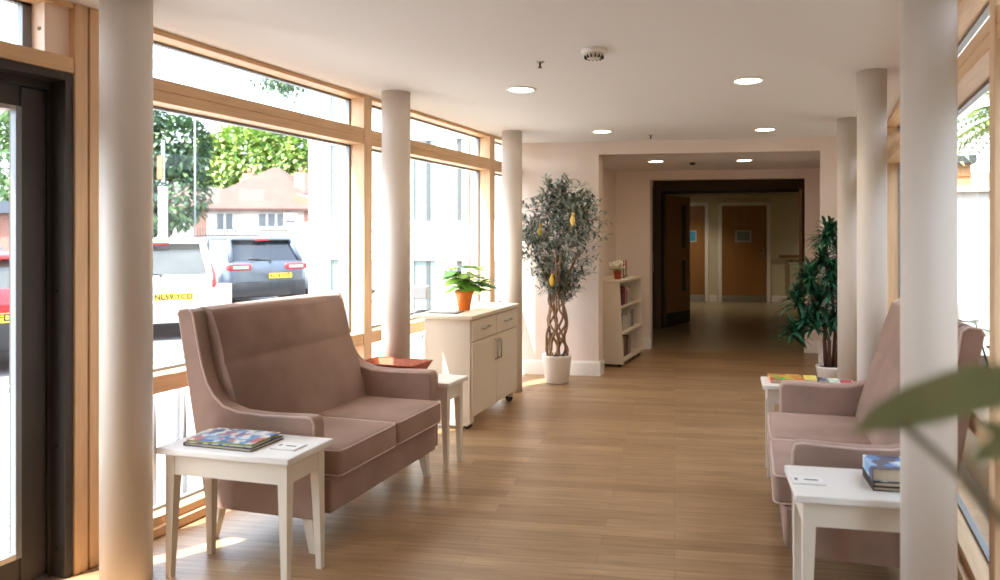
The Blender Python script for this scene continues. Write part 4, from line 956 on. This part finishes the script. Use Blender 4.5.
# garden on the right
t = thing('garden_wall', 'sunlit white garden wall outside the right-hand windows', 'wall', (.85, 7.55, GZ))
b = MB(); b.box(0, 2.6, 0, .2, 0, 1.98); b.build('wall', wh, t); b = MB(); b.box(0, 2.62, -.04, .24, 1.98, 2.04); b.build('coping', mat('pale coping', (214, 208, 198), .8), t)
t = thing('sky_block_fence', 'unseen timber fence set near the right-hand windows to cut sky light', 'fence', (3.0, -2.0, GZ))  # out of view, placed near and tall to cut light from the right
b = MB(); b.box(0, .04, 0, 9.4, 0, 2.3); b.build('panel', mat('fence timber', (96, 78, 60), .8, noise=.15, scale=4), t)
for k in range(6):
    b = MB(); b.box(-.06, .04, k*1.86-.05, k*1.86+.05, 0, 2.35); b.build('post', mat('fence timber', (170, 136, 100)), t)
b = MB(); rnd = random.Random(31)
b.box(3.55, 3.95, -2, 8, GZ, 3.9, mat('hedge shade', (40, 56, 34), .9))  # unseen leaf mass added to block sky light on the right
for k in range(5000):
    p = (3.52-rnd.random()*.12, rnd.uniform(-2, 8), rnd.uniform(GZ+.1, 4.1)); b.leaf(p, (rnd.uniform(-1, .2), rnd.uniform(-1, 1), rnd.uniform(-.6, 1)), .18, .11, DG[rnd.randrange(2)])
o = b.build('sky_block_hedge'); tag(o, 'tall green leaf screen added unseen behind the fence to block sky light', 'sky_block_hedge', None, 'stuff')
t = thing('planter', 'low tan brick planter below the right-hand window', 'planter', (.95, 4.0, GZ))
b = MB(); b.box(0, .5, -1.0, 3, 0, .5); b.build('wall', brick_mat('tan brick', (196, 170, 126), (208, 186, 146), (220, 210, 190), rot=(R(90), 0, R(90))), t)
b = MB(); b.box(.06, .44, -.94, 2.94, .5, .52); b.build('soil', M_SOIL, t)
t = thing('garden_shed', 'timber clad outbuilding rising behind the white garden wall', 'shed', (.95, 10.2, GZ))
b = MB(); b.box(0, .90, 0, 1, 0, 2.5)
for k in range(17): b.box(-.02, 0, 0, 1, .02+k*.145, .145+k*.145-.02); b.box(0, .90, -.02, 0, .02+k*.145, .145+k*.145-.02)
b.build('wall', mat('cedar cladding', (196, 148, 104), .8, noise=.15, scale=3), t)
b = MB(); b.box(-.1, .95, -.1, 1.1, 2.5, 2.6); b.build('roof', mat('dark slate', (60, 68, 80)), t)
def palm(label, loc, h, seed, n=30, Lf=1.3):
    rnd = random.Random(seed); t = thing('garden_palm', label, 'palm', loc)
    b = MB(); b.tube([(0, 0, 0), (.03, 0, h*.5), (0, 0, h)], .06, 8); b.build('trunk', M_VINE, t)
    b = MB()
    for k in range(n):
        a = rnd.uniform(0, 6.283); el = rnd.uniform(-.2, 1.3); d = Vector((math.cos(a)*math.cos(el), math.sin(a)*math.cos(el), math.sin(el))); prev = None
        for j in range(15):
            f = j/14; p = Vector((0, 0, h))+d*Lf*f-Vector((0, 0, .5*Lf*f*f)); sdv = d.cross(Vector((0, 0, 1))).normalized()
            for s in (-1, 1): b.leaf(p, d*.5+sdv*s+Vector((0, 0, -.2)), .28*(1-.5*f), .035, YG[rnd.randrange(3)] if rnd.random() < .5 else PG[1], .2)
    b.build('fronds', None, t)
palm('tall yellow-green palm behind the white garden wall', (2.1, 8.9, GZ), 2.9, 21, 44, .85)
palm('second yellow-green palm further right behind the garden wall', (3.9, 9.9, GZ), 2.7, 22, 40, .9)
t = thing('broadleaf_houseplant', 'small dark green broad-leaved plant growing in the brick planter', 'plant', (1.2, 5.9, GZ+.52))
b = MB(); rnd = random.Random(4)
for k in range(16):
    a = k*2.4; el = rnd.uniform(.2, 1.1); d = Vector((math.cos(a)*math.cos(el), math.sin(a)*math.cos(el), math.sin(el)))
    b.tube([(0, 0, 0), tuple(d*.45)], .006, 5); b.leaf(d*.42, d*.6+Vector((0, 0, -.5)), .26, .18, None, .1)
b.build('leaves', M_DKLEAF, t)
